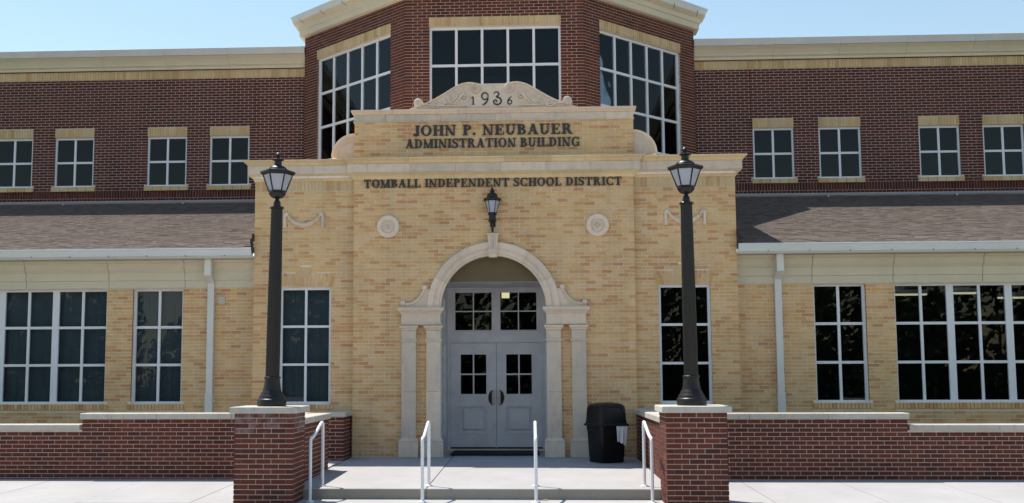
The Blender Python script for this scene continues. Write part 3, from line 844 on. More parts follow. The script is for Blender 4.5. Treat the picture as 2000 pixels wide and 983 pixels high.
# ---- single-storey wings
YW = .43
TW = front(YW)
ROOFA = math.atan2(5.69 - 3.935, 5.85 + .02)
ca, sa = math.cos(ROOFA), math.sin(ROOFA)
TR = lambda u, v, n: (u, -.02 + v * ca - n * sa, 3.935 + v * sa + n * ca)
SH = {}
def shingle_mesh(w):
    if w not in SH:
        me = MB().add([(-w / 2, 0, .0), (w / 2, 0, .0), (w / 2, .20, -.004), (-w / 2, .20, -.004), (-w / 2, 0, .012), (w / 2, 0, .012), (w / 2, .20, .001), (-w / 2, .20, .001)],
                      [(0, 3, 2, 1), (4, 5, 6, 7), (0, 1, 5, 4), (1, 2, 6, 5), (2, 3, 7, 6), (3, 0, 4, 7)]).mesh('shingle')
        me.materials.append(MAT['shingle']); SH[w] = me
    return SH[w]
n_shingle = 0
for s in (-1, 1):
    wx = [(-7.02, -6.03), (-10.72, -7.53)] if s < 0 else [(6.01, 6.985), (7.51, 10.7)]
    xi = FX[s][0] if s < 0 else FX[s][1]
    U = (min(xi, s * 12.6), max(xi, s * 12.6))
    holes = [(a, b, .98, 3.19) for a, b in wx]
    w = MB(TW); wall_core(w, U[0], U[1], -.3, 3.75, holes, -.2, -.0075, TW)
    WW = obj('wing_wall', w, 'mortar', B)
    brick_mass(lay(U[0], U[1], .012, 3.21, holes + [(a - .06, b + .06, .86, .99) for a, b in wx]), TW, 'yellow_brick', WW)
    for i, (a, b) in enumerate(wx):
        si = MB(TW); soldiers(si, a - .06, b + .06, .865, .968, .035, .14); obj('sill', si, 'yellow_brick', WW)
        si = MB(TW); soldiers(si, a - .06, b + .06, .865 - .0, .98, -.012, .10)
        if i == 0: window(B, TW, a, b, .975, 3.2, 2, 3, -.10, .045, .05)
        else: window(B, TW, a, b, .975, 3.2, 6, 3, -.10, .045, .05, None, [2, 2, 2], tw=.13)
    # frieze of rendered panels with open joints
    jx = [xi, s * 5.985, s * 7.485, s * 9.13, s * 10.7, s * 12.6]
    FRZ = holder('frieze', B)
    obj('frieze_joint', MB(TW).box(U[0], U[1], -.1, .04, 3.21, 3.73), 'joint_sealant', FRZ)
    for a, b in zip(jx[:-1], jx[1:]):
        a, b = min(a, b) + .005, max(a, b) - .005
        obj('frieze_panel', MB().sweep([(a, YW), (b, YW)], [(-.08, 3.205), (.045, 3.205), (.045, 3.345), (.072, 3.352), (.072, 3.50), (.085, 3.505), (.135, 3.562), (.135, 3.576), (.15, 3.58), (.15, 3.675), (.175, 3.682), (.215, 3.73), (-.08, 3.73)]), 'eifs', FRZ)
    obj('soffit', MB().box(U[0], U[1], -.03, YW, 3.735, 3.775), 'eifs_dark', B)
    gx = (U[0], xi - .03) if s < 0 else (xi + .012, U[1])
    G = obj('gutter', MB().sweep([(gx[0], .06), (gx[1], .06)], [(-.06, 3.775), (.07, 3.775), (.075, 3.80), (.10, 3.86), (.11, 3.895), (.125, 3.90), (.125, 3.925), (.105, 3.93), (-.06, 3.93)]), 'white_metal', B)
    x = xi + s * .55
    while abs(x) < 12.4:
        obj('gutter_hanger', MB().tube([(x, -.022, 3.80), (x + .008, -.016, 3.783), (x + .03, -.008, 3.772), (x + .06, .02, 3.768)], .007, 5), 'joint_sealant', G)
        x += s * .752
    # downspout with offset at the top
    xc = -5.465 if s < 0 else 5.345
    dm = MB()
    for path in ([(.085, 3.80), (.085, 3.42), (.33, 3.28), (.33, 1.16)],):
        dm.loft([[(xc - .062, y, z), (xc + .062, y, z), (xc + .062, y + .085, z + (.0 if i in (0, 3) else .02)), (xc - .062, y + .085, z + (.0 if i in (0, 3) else .02))] for i, (y, z) in enumerate(path)])
    dm.loft([[(xc - .070, .32, z), (xc + .070, .32, z), (xc + .070, .42, z), (xc - .070, .42, z)] for z in (.15, 1.165)])
    DS = obj('downspout', dm, 'downspout_paint', B)
    obj('strap', MB().box(xc - .10, xc + .10, .41, .429, 1.0, 1.05).box(xc - .075, xc + .075, .313, .335, 1.12, 1.17), 'downspout_paint', DS)
    obj('kickout_flashing', MB().box(xi + s * .004, xi + s * .03, -.06, .03, 3.93, 4.02).box(xi + s * .008, xi + s * .05, -.03, .06, 4.0, 4.10).box(xi + s * .004, xi + s * .026, .0, .14, 4.08, 4.20), 'black_metal', B)
    # shingle roof
    RU = U
    RF = obj('roof', MB(TR).box(RU[0], RU[1], 0, 6.12, -.12, -.006), 'asphalt', B)
    mass = MB(TR); row = 0; v = -.02
    while v < 6.1:
        x = RU[0] - random.uniform(0, .25)
        while x < RU[1]:
            wd = random.choice((.10, .13, .16, .20)); xc_ = x + wd / 2; x += wd + .003
            if xc_ - wd / 2 < RU[0] or xc_ + wd / 2 > RU[1]: continue
            lift = random.choice((0, 0, .002, .004))
            if n_shingle < 150 * (1 if s < 0 else 2) and abs(xc_) < 9.6 + (.2 if s > 0 else 0):
                px_, py_, pz_ = TR(xc_, v, lift)
                o = link('shingle', shingle_mesh(wd), RF, (px_, py_, pz_)); o.rotation_euler = (ROOFA, 0, 0); n_shingle += 1
            else:
                mass.add([(xc_ - wd / 2, v, lift), (xc_ + wd / 2, v, lift), (xc_ + wd / 2, v + .2, -.004), (xc_ - wd / 2, v + .2, -.004), (xc_ - wd / 2, v, .012 + lift), (xc_ + wd / 2, v, .012 + lift), (xc_ + wd / 2, v + .2, .001), (xc_ - wd / 2, v + .2, .001)],
                         [(0, 3, 2, 1), (4, 5, 6, 7), (0, 1, 5, 4), (1, 2, 6, 5), (2, 3, 7, 6), (3, 0, 4, 7)])
        v += .142
    obj('shingles_field', mass, 'shingle', RF, kind='stuff')
bx = MB(TW).box(-5.325, -5.205, .0, .03, 2.885, 3.03)
JB = obj('junction_box', bx, 'box_plastic', B)
obj('cover_plate', MB(TW).prism([(-5.265 + .032 * math.cos(PI * k / 10), 2.957 + .05 * math.sin(PI * k / 10)) for k in range(20)], .03, .036), 'eifs_dark', JB)

# ---- red brick upper floor
YU = 5.85
TU = front(YU)
uw = {-1: [(-7.13, -6.14), (-8.68, -7.69), (-11.0, -10.01), (-12.52, -11.55)], 1: [(6.03, 7.0), (7.58, 8.575), (9.92, 10.88), (11.41, 12.37)]}
BE = {-1: -4.75, 1: 4.65}
for s in (-1, 1):
    U = (min(BE[s], s * 14), max(BE[s], s * 14))
    wh = [(a, b, 6.135, 7.365) for a, b in uw[s]]
    w = MB(TU); wall_core(w, U[0], U[1], 5.3, 9.2, wh, -.2, -.0075, TU)
    UW = obj('upper_wall', w, 'wall_mortar', B)
    cells = lay(U[0], U[1], 6.05, 8.80, wh + [(a - .0, b + .0, 7.36, 7.585) for a, b in uw[s]] + [(a - .06, b + .06, 6.0, 6.14) for a, b in uw[s]])
    brick_mass(cells, TU, 'dark_red_brick', UW)
    ex = s * 6.0
    obj('expansion_joint', MB(TU).box(ex - .008, ex + .008, -.03, .003, 7.6 if s < 0 else 7.37, 8.8), 'dark_red_brick', UW)
    so = MB(TU); soldiers(so, U[0], U[1], 5.848, 6.04, .002, pitch=.0677); soldiers(so, U[0], U[1], 5.782, 5.838, .002, pitch=.1016)
    obj('soldier_course', so, 'dark_red_brick', UW, kind='stuff')
    so = MB(TU); soldiers(so, U[0], U[1], 8.812, 9.015, .012); obj('soldier_course', so, 'yellow_soldier', UW, kind='stuff')
    for a, b in uw[s]:
        li = MB(TU); soldiers(li, a, b, 7.378, 7.582, .010); obj('lintel', li, 'yellow_soldier', UW)
        li = MB(TU); soldiers(li, a - .05, b + .055, 6.02, 6.125, .05, .16, .2); obj('sill', li, 'yellow_soldier', UW)
        window(B, TU, a, b, 6.13, 7.365, 2, 2, -.05, .045, .05)
    obj('flashing', MB(TU).box(U[0], U[1], .0, .03, 5.715, 5.762), 'flashing_metal', UW)
    for x in (s * 7.75, s * 10.73):
        obj('flashing_clip', MB(TU).box(x - .012, x + .012, .046, .06, 5.60, 5.72), 'white_metal', UW)
    # eaves: rendered moulding in lengths, metal coping
    EV = holder('parapet_cornice', B)
    obj('cornice_joint', MB(TU).box(U[0], U[1], -.1, .06, 9.02, 9.31), 'joint_sealant', EV)
    x = BE[s]
    e1 = x
    while abs(e1) < 13.9:
        e2 = e1 + s * (1.9 if e1 == x else 1.56)
        if abs(e2) > 13.5: e2 = s * 14
        a, b = min(e1, e2) + .003, max(e1, e2) - .003
        obj('moulding', MB().sweep([(a, YU), (b, YU)], [(-.08, 9.02), (.05, 9.02), (.07, 9.03), (.075, 9.085), (.09, 9.092), (.09, 9.10), (.12, 9.112), (.14, 9.16), (.20, 9.24), (.27, 9.30), (.27, 9.312), (-.08, 9.312)]), 'eifs', EV)
        a, b = (a - .001, b + .001)
        obj('metal_coping', MB().sweep([(a, YU), (b, YU)], [(-.3, 9.314), (.30, 9.314), (.305, 9.318), (.34, 9.45), (.345, 9.475), (.335, 9.48), (-.3, 9.50)]), 'grey_metal', EV)
        e1 = e2
    obj('roof_deck', MB().box(U[0], U[1], 6.052, 16, 9.20, 9.28), 'room_paint', B)

# ---- three-sided bay above the entrance
YB_ = 2.85
q = math.sqrt(.5)
faces = [(plane(-4.75, 5.61, q, -q, -q, -q), 3.903, (.54, 3.385), -PI / 4), (plane(-1.99, YB_, 1, 0, 0, -1), 3.88, (.53, 3.385), 0), (plane(1.89, YB_, q, q, q, -q), 3.903, (.52, 3.36), PI / 4)]
WZ = (5.72, 9.06)
red_single = []
bay_masses = []
bw = MB()
for fi, (T, L, (a, b), ang_) in enumerate(faces):
    wall_core(bw, 0.0 if fi == 1 else .004, L if fi == 1 else L - .004, 5.3, 9.9, [(a, b, *WZ)], -.2, -.0075, T)
bw.box(-4.745, -4.60, 5.615, 6.05, 5.3, 9.9, IDT); bw.box(4.50, 4.645, 5.615, 6.05, 5.3, 9.9, IDT)
BAY = obj('bay_wall', bw, 'pale_mortar', B)
for fi, (T, L, (a, b), ang_) in enumerate(faces):
    cells = lay(.0, L, 5.69, 9.72, [(a, b, *WZ), (a - .0, b + .0, 9.05, 9.285)], None, -.03 if fi == 1 else .0)
    if fi == 1:
        vis = sorted([c for c in cells if c[2] > .19 and c[1] > 6.75], key=lambda c: -c[1] if c[1] > 9.3 else -c[1])[:300]
        ids = {id(c) for c in vis}
        brick_objects(vis, T, ang_, 'red_brick', BAY); cells = [c for c in cells if id(c) not in ids]
        n_red = 300 - len(vis)
    else:
        vis = [c for c in cells if c[2] > .19 and c[1] > 7.2 and ((fi == 0 and c[0] < a) or (fi == 2 and c[0] < a))][:max(0, n_red) // 2 if fi else 60] if fi == 2 else []
        ids = {id(c) for c in vis}
        brick_objects(vis, T, ang_, 'red_brick', BAY); cells = [c for c in cells if id(c) not in ids]
    brick_mass(cells, T, 'red_brick', BAY)
    li = MB(T); soldiers(li, a - .01, b + .01, 9.076, 9.28, .010); obj('lintel', li, 'yellow_soldier', BAY)
    li = MB(T)
    for k in range(4): li.box(a + .55 + .6 * k, a + .558 + .6 * k, .0, .014, 9.078, 9.13)
    obj('weep_hole', li, 'joint_sealant', BAY, kind='stuff')
    window(B, T, a, b, *WZ, 5, 4, -.055, .05, .055, mat='window_frame')
BP = [(-4.75, 6.0), (-4.75, 5.61), (-1.99, YB_), (1.89, YB_), (4.65, 5.61), (4.65, 6.0)]
BC = obj('bay_cornice', MB().sweep(BP, [(-.15, 9.70), (.02, 9.70), (.10, 9.708), (.115, 9.715), (.125, 9.73), (.125, 9.845), (.14, 9.85), (.155, 9.858), (.155, 9.96), (.17, 9.97), (.20, 9.985), (.27, 10.03), (.28, 10.04), (-.15, 10.04)]), 'eifs', B)
obj('gutter', MB().sweep(BP, [(.10, 10.042), (.275, 10.042), (.285, 10.06), (.31, 10.13), (.325, 10.16), (.335, 10.165), (.335, 10.19), (.31, 10.195), (.10, 10.195)]), 'white_metal', BC)
gh = 0
for fi, (T, L, ab, an) in enumerate(faces):
    for k in range(5):
        u = .2 + k * .87
        obj('gutter_hanger', MB(T).tube([(u, .305, 10.085), (u + .004, .295, 10.065), (u + .01, .285, 10.05), (u + .04, .26, 10.02), (u + .07, .2, 9.985)], .007, 5), 'joint_sealant', BC)
obj('bay_roof', MB().loft([[(x * k, 5.9 + (y - 5.9) * k, z) for x, y in BP[1:5]] + [(4.65 * k, 9.5, z), (-4.75 * k, 9.5, z)] for k, z in ((1.0, 10.05), (1.03, 10.19), (.35, 11.2))]), 'asphalt', B)

# ---- rooms behind the glass
rm = MB()
def room(x0, x1, y0, y1, z0, z1, sides=True):
    rm.add([(x0, y0, z0), (x1, y0, z0), (x1, y1, z0), (x0, y1, z0), (x0, y0, z1), (x1, y0, z1), (x1, y1, z1), (x0, y1, z1)],
           [(0, 1, 2, 3), (4, 7, 6, 5), (2, 6, 7, 3), (0, 3, 7, 4), (1, 5, 6, 2)])
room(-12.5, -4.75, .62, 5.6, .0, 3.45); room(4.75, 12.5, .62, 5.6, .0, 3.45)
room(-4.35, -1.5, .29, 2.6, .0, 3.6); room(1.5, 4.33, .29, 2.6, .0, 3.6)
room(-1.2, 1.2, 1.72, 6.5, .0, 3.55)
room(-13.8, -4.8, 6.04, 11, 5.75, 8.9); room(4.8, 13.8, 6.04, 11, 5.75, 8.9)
rm.add([(-4.55, 5.65, 5.45), (-1.9, 3.06, 5.45), (1.8, 3.06, 5.45), (4.45, 5.65, 5.45), (4.45, 9.4, 5.45), (-4.55, 9.4, 5.45)] +
       [(-4.55, 5.65, 9.75), (-1.9, 3.06, 9.75), (1.8, 3.06, 9.75), (4.45, 5.65, 9.75), (4.45, 9.4, 9.75), (-4.55, 9.4, 9.75)],
       [(0, 1, 2, 3, 4, 5), (11, 10, 9, 8, 7, 6), (3, 9, 10, 4), (4, 10, 11, 5), (5, 11, 6, 0)])
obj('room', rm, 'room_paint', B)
def blind(T, a, b, z0, z1, drop, n):
    mb = MB(T); p = (b - a) / n
    for k in range(n): mb.box(a + k * p + .0015, a + (k + 1) * p - .0015, -.26, -.252, z1 - drop, z1)
    obj('blind', mb, 'blind_fabric', B)
blind(TW, -7.02, -6.03, .98, 3.2, 2.2, 4)
for k in range(3): blind(TW, -10.70 + 1.06 * k, -9.66 + 1.06 * k, .98, 3.2, 2.2, 4)
blind(TF, -4.06, -3.09, .98, 3.18, 2.2, 4)

# ---- fittings seen through the glass
def tube_light(x, y, z, l, label, rot=0):
    t = thing('ceiling_light', label, 'ceiling light', (x, y, z), 'fluorescent lights in the right wing room')
    obj('housing', MB().box(x - l / 2, x + l / 2, y - .09, y + .09, z - .03, z + .05), 'white_metal', t)
    obj('diffuser', MB().box(x - l / 2 + .02, x + l / 2 - .02, y - .075, y + .075, z - .06, z - .0305), 'lit_tube', t)
tube_light(8.30, 2.1, 3.14, .75, 'lit strip light seen in the top left panes of the wide right wing window')
tube_light(9.25, 1.8, 3.14, .6, 'lit strip light seen in the middle panes of the wide right wing window')
tube_light(10.95, 3.3, 3.14, .8, 'lit strip light seen near the right edge of the photo behind glass')
t = thing('ceiling_light', 'small square lit lamp glowing yellow behind the right transom window above the doors', 'ceiling light', (.165, 2.6, 3.20))
obj('diffuser', MB().box(.09, .25, 2.5, 2.66, 3.115, 3.245), 'lit_fixture', t, bevel=.01)
obj('housing', MB().box(.08, .26, 2.49, 2.67, 3.246, 3.56), 'black_metal', t)
ch = thing('chandelier', 'dark ring chandelier hanging behind the centre bay window above the year crest', 'chandelier', (-.02, 4.6, 8.3))
obj('canopy', MB().lathe(-.02, 4.6, [(.01, 8.80), (.03, 8.805), (.09, 8.845), (.10, 8.86), (.10, 8.87), (.02, 8.88), (.012, 9.75)], 16), 'chandelier_metal', ch, R(40))
cm = MB()
for k in range(4):
    a = k * PI / 2 + .5; cm.tube([(-.02, 4.6, 8.80), (-.02 + .5 * math.cos(a), 4.6 + .5 * math.sin(a), 8.20)], .012, 6)
obj('chain', cm, 'chandelier_metal', ch)
obj('ring', MB().loft([[(-.02 + r * math.cos(2 * PI * k / 32), 4.6 + r * math.sin(2 * PI * k / 32), z) for k in range(32)] for r, z in ((.50, 8.28), (.56, 8.25), (.60, 8.12), (.56, 8.10), (.46, 8.10), (.46, 8.27), (.50, 8.28))], close=False), 'chandelier_metal', ch, R(40))
obj('bowl', MB().lathe(-.02, 4.6, [(.45, 8.12), (.36, 7.98), (.2, 7.90), (.01, 7.88)], 24), 'frosted_glass', ch, R(40))
for i, (x, y, z, lab) in enumerate(((-3.75, 7.7, 9.70, 'lit ceiling panel seen through the left bay window'), (3.55, 8.6, 9.70, 'lit ceiling panel seen through the right bay window'))):
    t = thing('ceiling_light', lab, 'ceiling light', (x, y, z))
    obj('frame', MB().box(x - .65, x + .65, y - .65, y + .65, z - .005, z + .04), 'white_metal', t)
    obj('diffuser', MB().box(x - .6, x + .6, y - .6, y + .6, z - .03, z - .006), 'lit_panel', t)

# ================================================================== LAMPS
def hexring(cx, cy, r, z, rot): return [(cx + r * math.cos(rot + k * PI / 3), cy + r * math.sin(rot + k * PI / 3), z) for k in range(6)]
def lantern(root, cx, cy, z0, z1, r0, r1, rot, mat, re, dome):
    """tapered six-sided lantern between z0 and z1; re = eave radius; dome = list of (r,z) above the eave"""
    cage = MB()
    for k in range(6):
        a = rot + k * PI / 3
        cage.tube([(cx + r0 * math.cos(a), cy + r0 * math.sin(a), z0), (cx + r1 * math.cos(a), cy + r1 * math.sin(a), z1)], max(.007, r1 * .052), 6)
    cage.loft([hexring(cx, cy, r0 * 1.06, z0 - .012, rot), hexring(cx, cy, r0 * 1.06, z0 + .012, rot)])
    obj('cage', cage, mat, root)
    for k in range(6):
        P = []
        for off in (0, -.006):
            for (r, z) in ((r0, z0 + .012), (r1, z1)):
                A = [Vector((cx + (r + off) * math.cos(rot + (k + j) * PI / 3), cy + (r + off) * math.sin(rot + (k + j) * PI / 3), z)) for j in (0, 1)]
                P.append((A[0].lerp(A[1], .06), A[0].lerp(A[1], .94)))
        vs = [tuple(P[0][0]), tuple(P[0][1]), tuple(P[1][1]), tuple(P[1][0]), tuple(P[2][0]), tuple(P[2][1]), tuple(P[3][1]), tuple(P[3][0])]
        obj('glass_panel', MB().add(vs, [(0, 1, 2, 3), (7, 6, 5, 4), (0, 4, 5, 1), (1, 5, 6, 2), (2, 6, 7, 3), (3, 7, 4, 0)]), 'frosted_glass', root)
    e = re
    obj('eave', MB().loft([hexring(cx, cy, r1 * .98, z1 - .004, rot), hexring(cx, cy, e * .97, z1 + .012, rot), hexring(cx, cy, e, z1 + .03, rot), hexring(cx, cy, e * .985, z1 + .052, rot), hexring(cx, cy, e * .60, z1 + .074, rot), hexring(cx, cy, e * .55, z1 + .075, rot)]), mat, root)
    obj('dome', MB().lathe(cx, cy, dome, 28), mat, root, R(35))
def lamp_post(x, y, z, rot, label, lean):
    t = thing('lamp_post', label, 'lamp post', (x, y, z), 'lamp posts on the brick pillars')
    bz = z
    obj('foot', MB().lathe(x, y, [(.198, bz), (.20, bz + .012), (.20, bz + .085), (.192, bz + .098), (.18, bz + .104), (.178, bz + .118), (.172, bz + .14), (.155, bz + .158), (.150, bz + .17), (.145, bz + .19), (.130, bz + .205), (.122, bz + .235), (.112, bz + .30), (.104, bz + .36), (.103, bz + .375)], 36), 'lamp_bronze', t, R(40))
    obj('collar', MB().lathe(x, y, [(.104, bz + .374), (.113, bz + .380), (.115, bz + .396), (.106, bz + .408), (.097, bz + .410)], 32), 'lamp_bronze', t, R(40))
    obj('shaft', MB().lathe(x, y, [(.097, bz + .408), (.096, bz + 1.2), (.089, bz + 2.0), (.080, bz + 2.755)], 40, .07), 'lamp_bronze', t)
    obj('top_collar', MB().lathe(x, y, [(.084, bz + 2.753), (.096, bz + 2.758), (.098, bz + 2.775), (.090, bz + 2.785), (.05, bz + 2.79)], 32), 'lamp_bronze', t, R(40))
    obj('neck', MB().lathe(x, y, [(.05, bz + 2.788), (.052, bz + 2.80), (.05, bz + 2.84), (.045, bz + 2.855), (.028, bz + 2.885), (.026, bz + 2.90), (.05, bz + 2.905), (.075, bz + 2.915), (.105, bz + 2.945), (.118, bz + 2.965), (.121, bz + 2.975), (.115, bz + 2.985), (.113, bz + 2.995)], 28), 'lamp_bronze', t, R(40))
    zt = bz + 3.235
    lantern(t, x, y, bz + 3.0, zt, .118, .204, rot, 'lamp_bronze', .246,
            [(0.137, zt + 0.07), (0.133, zt + 0.086), (0.115, zt + 0.109), (0.085, zt + 0.128), (0.06, zt + 0.137), (0.053, zt + 0.14), (0.052, zt + 0.205), (0.06, zt + 0.208), (0.082, zt + 0.214), (0.084, zt + 0.22), (0.06, zt + 0.23), (0.03, zt + 0.236), (0.02, zt + 0.255), (0.036, zt + 0.272), (0.04, zt + 0.292), (0.03, zt + 0.312), (0.012, zt + 0.325), (0.01, zt + 0.345), (0.002, zt + 0.36)])
    t.rotation_euler = (0, R(lean), 0)
    return t
lamp_post(-2.893, -5.62, 1.086, R(-90 - 30 + 10), 'dark bronze lamp post on the left brick pillar, in front of the left flank window', .7)
lamp_post(2.868, -5.62, 1.086, R(-90 - 30 - 9), 'dark bronze lamp post on the right brick pillar, in front of the right flank window', -.25)
# wall lantern over the keystone
t = thing('wall_lantern', 'black wall lantern hung above the keystone of the entrance arch', 'wall lantern', (-.005, 0, 4.45))
lx, ly = -.005, -.21
lantern(t, lx, ly, 4.515, 4.745, .076, .136, R(-120), 'black_metal', .165,
        [(.10, 4.815), (.10, 4.845), (.088, 4.875), (.062, 4.898), (.04, 4.91), (.034, 4.925), (.046, 4.935), (.046, 4.945), (.024, 4.955), (.02, 4.975), (.026, 4.985), (.012, 5.005), (.002, 5.018)])
obj('cup', MB().lathe(lx, ly, [(.078, 4.512), (.084, 4.50), (.08, 4.488), (.066, 4.475), (.062, 4.44), (.066, 4.40), (.078, 4.375), (.078, 4.362), (.06, 4.345), (.036, 4.335), (.03, 4.32), (.038, 4.31), (.036, 4.30), (.026, 4.29), (.024, 4.20), (.026, 4.185), (.018, 4.165), (.002, 4.15)], 24), 'black_metal', t, R(40))
obj('bracket', MB().box(lx - .05, lx + .05, -.012, -.001, 4.28, 4.55).tube([(lx, -.01, 4.42), (lx, -.08, 4.45), (lx, -.16, 4.43), (lx, -.20, 4.42)], .016, 8).tube([(lx - .15, -.02, 4.425), (lx + .15, -.02, 4.425)], .005, 6), 'black_metal', t)

# ================================================================== PILLARS AND GARDEN WALLS
def box_cells(W, zs, n):
    """ring of bricks on a square pillar: yields (cx, cy, length, along_x, zc, course)"""
    out = []; h = W / 2; d = .0968
    for k in range(n):
        zc = zs + k * BZ + BH / 2
        full = k % 2
        for sgn in (-1, 1):
            for i in range(4):
                c = -h + BW / 2 + i * BX
                if full: out.append((c, sgn * (h - d / 2), BW, 1, zc, k))
                else: out.append((sgn * (h - d / 2), c, BW, 0, zc, k))
            for i in range(3):
                c = -h + BX / 2 + BW / 2 + i * BX
                if full: out.append((sgn * (h - d / 2), c, BW, 0, zc, k))
                else: out.append((c, sgn * (h - d / 2), BW, 1, zc, k))
    return out
PW = .8033
def pillar(x, y, label, stained):
    z0 = .9995 - 18 * BZ + .0100
    t = thing('brick_pillar', label, 'brick pillar', (x, y, z0), 'brick pillars beside the steps')
    obj('core', MB().box(x - PW / 2 + .009, x + PW / 2 - .009, y - PW / 2 + .009, y + PW / 2 - .009, z0 - .2, .9985), 'pale_mortar', t)
    for cx, cy, l, ax, zc, k in box_cells(PW, z0, 18):
        mt = 'stained_brick' if stained and (k >= 16 or (k == 15 and random.random() < .6) or (k == 14 and random.random() < .25)) else 'red_brick'
        j = random.uniform(-.0012, .0012)
        link('brick', brick_mesh(BW, BH, mt, .0968), t, (cx + (0 if ax else j), cy + (j if ax else 0), zc - z0), 0 if ax else PI / 2)
    cp = MB().loft([[(x + a * .458 * k, y + b * .458 * k, z) for a, b in ((-1, -1), (1, -1), (1, 1), (-1, 1))] for k, z in ((1, .9995), (1, 1.078), (.985, 1.086))])
    obj('cap', cp, 'cap_stone', t, bevel=.006)
pillar(-2.9035, -5.62, 'left brick pillar beside the steps, its top courses stained pale', True)
pillar(2.871, -5.62, 'right brick pillar beside the steps, clean bricks up to its cap', False)

def garden_wall(name, label, T, ang, u0, u1, z0, z1, step=None, loc=(0, 0, 0), limit=300, thick=.30, ends=(0, 0), cz=.092, visible=None, flip=False):
    """wall with single bricks on its face; step = (u_from, u_to, lower top)"""
    t = thing(name, label, 'garden wall', loc)
    secs = [(u0, u1, z1)] if not step else ([(u0, step[0], z1), (step[0], u1, step[1])] if not flip else [(u0, step[0], step[1]), (step[0], u1, z1)])
    cells = []
    core = MB(T)
    for a, b, zt in secs:
        core.box(a, b, -thick, -.0085, z0 - .15, zt + .004)
    obj('core', core, 'pale_mortar', t)
    hs = []
    if step: hs = [((step[0] if not flip else u0 - 1), (u1 + 1 if not flip else step[0]), step[1], z1 + 1)]
    z0a = z1 - math.ceil((z1 - z0) / BZ) * BZ
    cells = lay(u0, u1, z0a, z1 - .004, hs)
    key = visible or (lambda c: True)
    full = [c for c in cells if key(c)][:limit]; ids = {id(c) for c in full}
    brick_objects(full, T, ang, 'red_brick', t, .09)
    brick_mass([c for c in cells if id(c) not in ids], T, 'red_brick', t, 'brickwork', .09)
    TB = lambda u, d, z: T(u, -thick - d, z)
    brick_mass(cells, TB, 'red_brick', t, 'rear_brickwork', .02)
    for a, b, zt in secs:
        n = max(1, round((b - a) / 1.22)); p = (b - a) / n
        for i in range(n):
            x0 = a + i * p + (.0 if i else -ends[0]) + (.002 if i else 0); x1 = a + (i + 1) * p - (.002 if i < n - 1 else -ends[1])
            if len(secs) > 1:
                if i == n - 1 and b != u1 and not flip: x1 = b + .03
                if i == 0 and a != u0 and flip: x0 = a - .03
                if i == n - 1 and b != u1 and flip: x1 = b - .032
                if i == 0 and a != u0 and not flip: x0 = a + .032
            mb = MB(T).loft([[(x0, o, z), (x1, o, z), (x1, -thick - o, z), (x0, -thick - o, z)] for o, z in ((.035, zt), (.035, zt + cz - .012), (.025, zt + cz))])
            obj('coping_stone', mb, 'cap_stone', t, bevel=.004)
    return t
YG = -2.75
garden_wall('garden_wall', 'long low brick wall with stepped coping running left of the left pillar', front(YG), 0, -10.9, -2.955, -.165, .808, (-6.69, .628), (-7, YG, 0), flip=True, visible=lambda c: c[0] > -8.2)
garden_wall('garden_wall', 'long low brick wall with stepped coping running right of the right pillar', front(YG), 0, 2.925, 10.9, -.165, .793, (6.64, .612), (7, YG, 0), visible=lambda c: c[0] < 8.75)
TL = plane(-2.66, -5.218, 0, 1, 1, 0)
garden_wall('return_wall', 'short brick wall running back from the left pillar along the landing', TL, PI / 2, 0, 2.77, -.2, .798, None, (-2.8, -4, 0), ends=(0, .035))
TRt = plane(2.62, .098, 0, -1, -1, 0)
garden_wall('return_wall', 'brick wall beside the bin running from the entrance wall to the right pillar', TRt, -PI / 2, 0, 5.315, -.2, .793, None, (2.75, -2.6, 0))
# pier at the top of the ramp
pr = thing('brick_pier', 'short brick pier with stone cap against the entrance wall left of the doors', 'brick pier', (-2.9, -.33, 0))
obj('core', MB().box(-3.12, -2.689, -.742, .09, -.1, .765), 'pale_mortar', pr)
brick_objects(lay(-3.13, -2.68, -.045, .755), front(-.75), 0, 'red_brick', pr, .05)
brick_objects([c for c in lay(0, .845, -.045, .755, (), None, .1)], plane(-2.68, -.748, 0, 1, 1, 0), PI / 2, 'red_brick', pr, .04)
obj('cap', MB().loft([[(-3.165, -.785, z), (-2.645, -.785, z), (-2.645, .09, z), (-3.165, .09, z)] for z in (.767, .852)]), 'cap_stone', pr, bevel=.006)

# ================================================================== HANDRAILS
def fillet(P, r=.05, n=5):
    out = [Vector(P[0])]
    for i in range(1, len(P) - 1):
        p = Vector(P[i]); a = (Vector(P[i - 1]) - p); b = (Vector(P[i + 1]) - p)
        ra = min(r, a.length * .45); rb = min(r, b.length * .45); A = p + a.normalized() * ra; C_ = p + b.normalized() * rb
        for k in range(n + 1):
            s = k / n; out.append(A.lerp(p, s).lerp(p.lerp(C_, s), s))
    out.append(Vector(P[-1])); return [tuple(v) for v in out]
def handrail(x0, x1, label):
    y0, y1 = -5.62, -4.96
    z0, z1 = gz(y0), lz(y1)
    t = thing('handrail', label, 'handrail', ((x0 + x1) / 2, (y0 + y1) / 2, z0), 'handrails on the entrance step')
    obj('rail', MB().tube(fillet([(x0, y0, z0), (x0, y0, .645), (x0 + (x1 - x0) * .22, y0 + .16, .66), (x1, y1 - .09, .845), (x1, y1, .825), (x1, y1, z1)], .055), .0225, 14), 'rail_paint', t, R(40))
    for x, y, z in ((x0, y0, z0), (x1, y1, z1)):
        obj('base_plate', MB().lathe(x, y, [(.062, z - .004), (.062, z + .008), (.05, z + .013), (.034, z + .016), (.026, z + .022)], 18), 'rail_paint', t, R(40))
handrail(-2.345, -2.295, 'leftmost white handrail on the step, beside the stained left brick pillar')
handrail(-.800, -.770, 'white handrail on the step in line with the left pilasters of the doorway')
handrail(.748, .745, 'white handrail on the step in front of the right door')
handrail(2.315, 2.275, 'rightmost white handrail on the step, beside the right brick pillar')

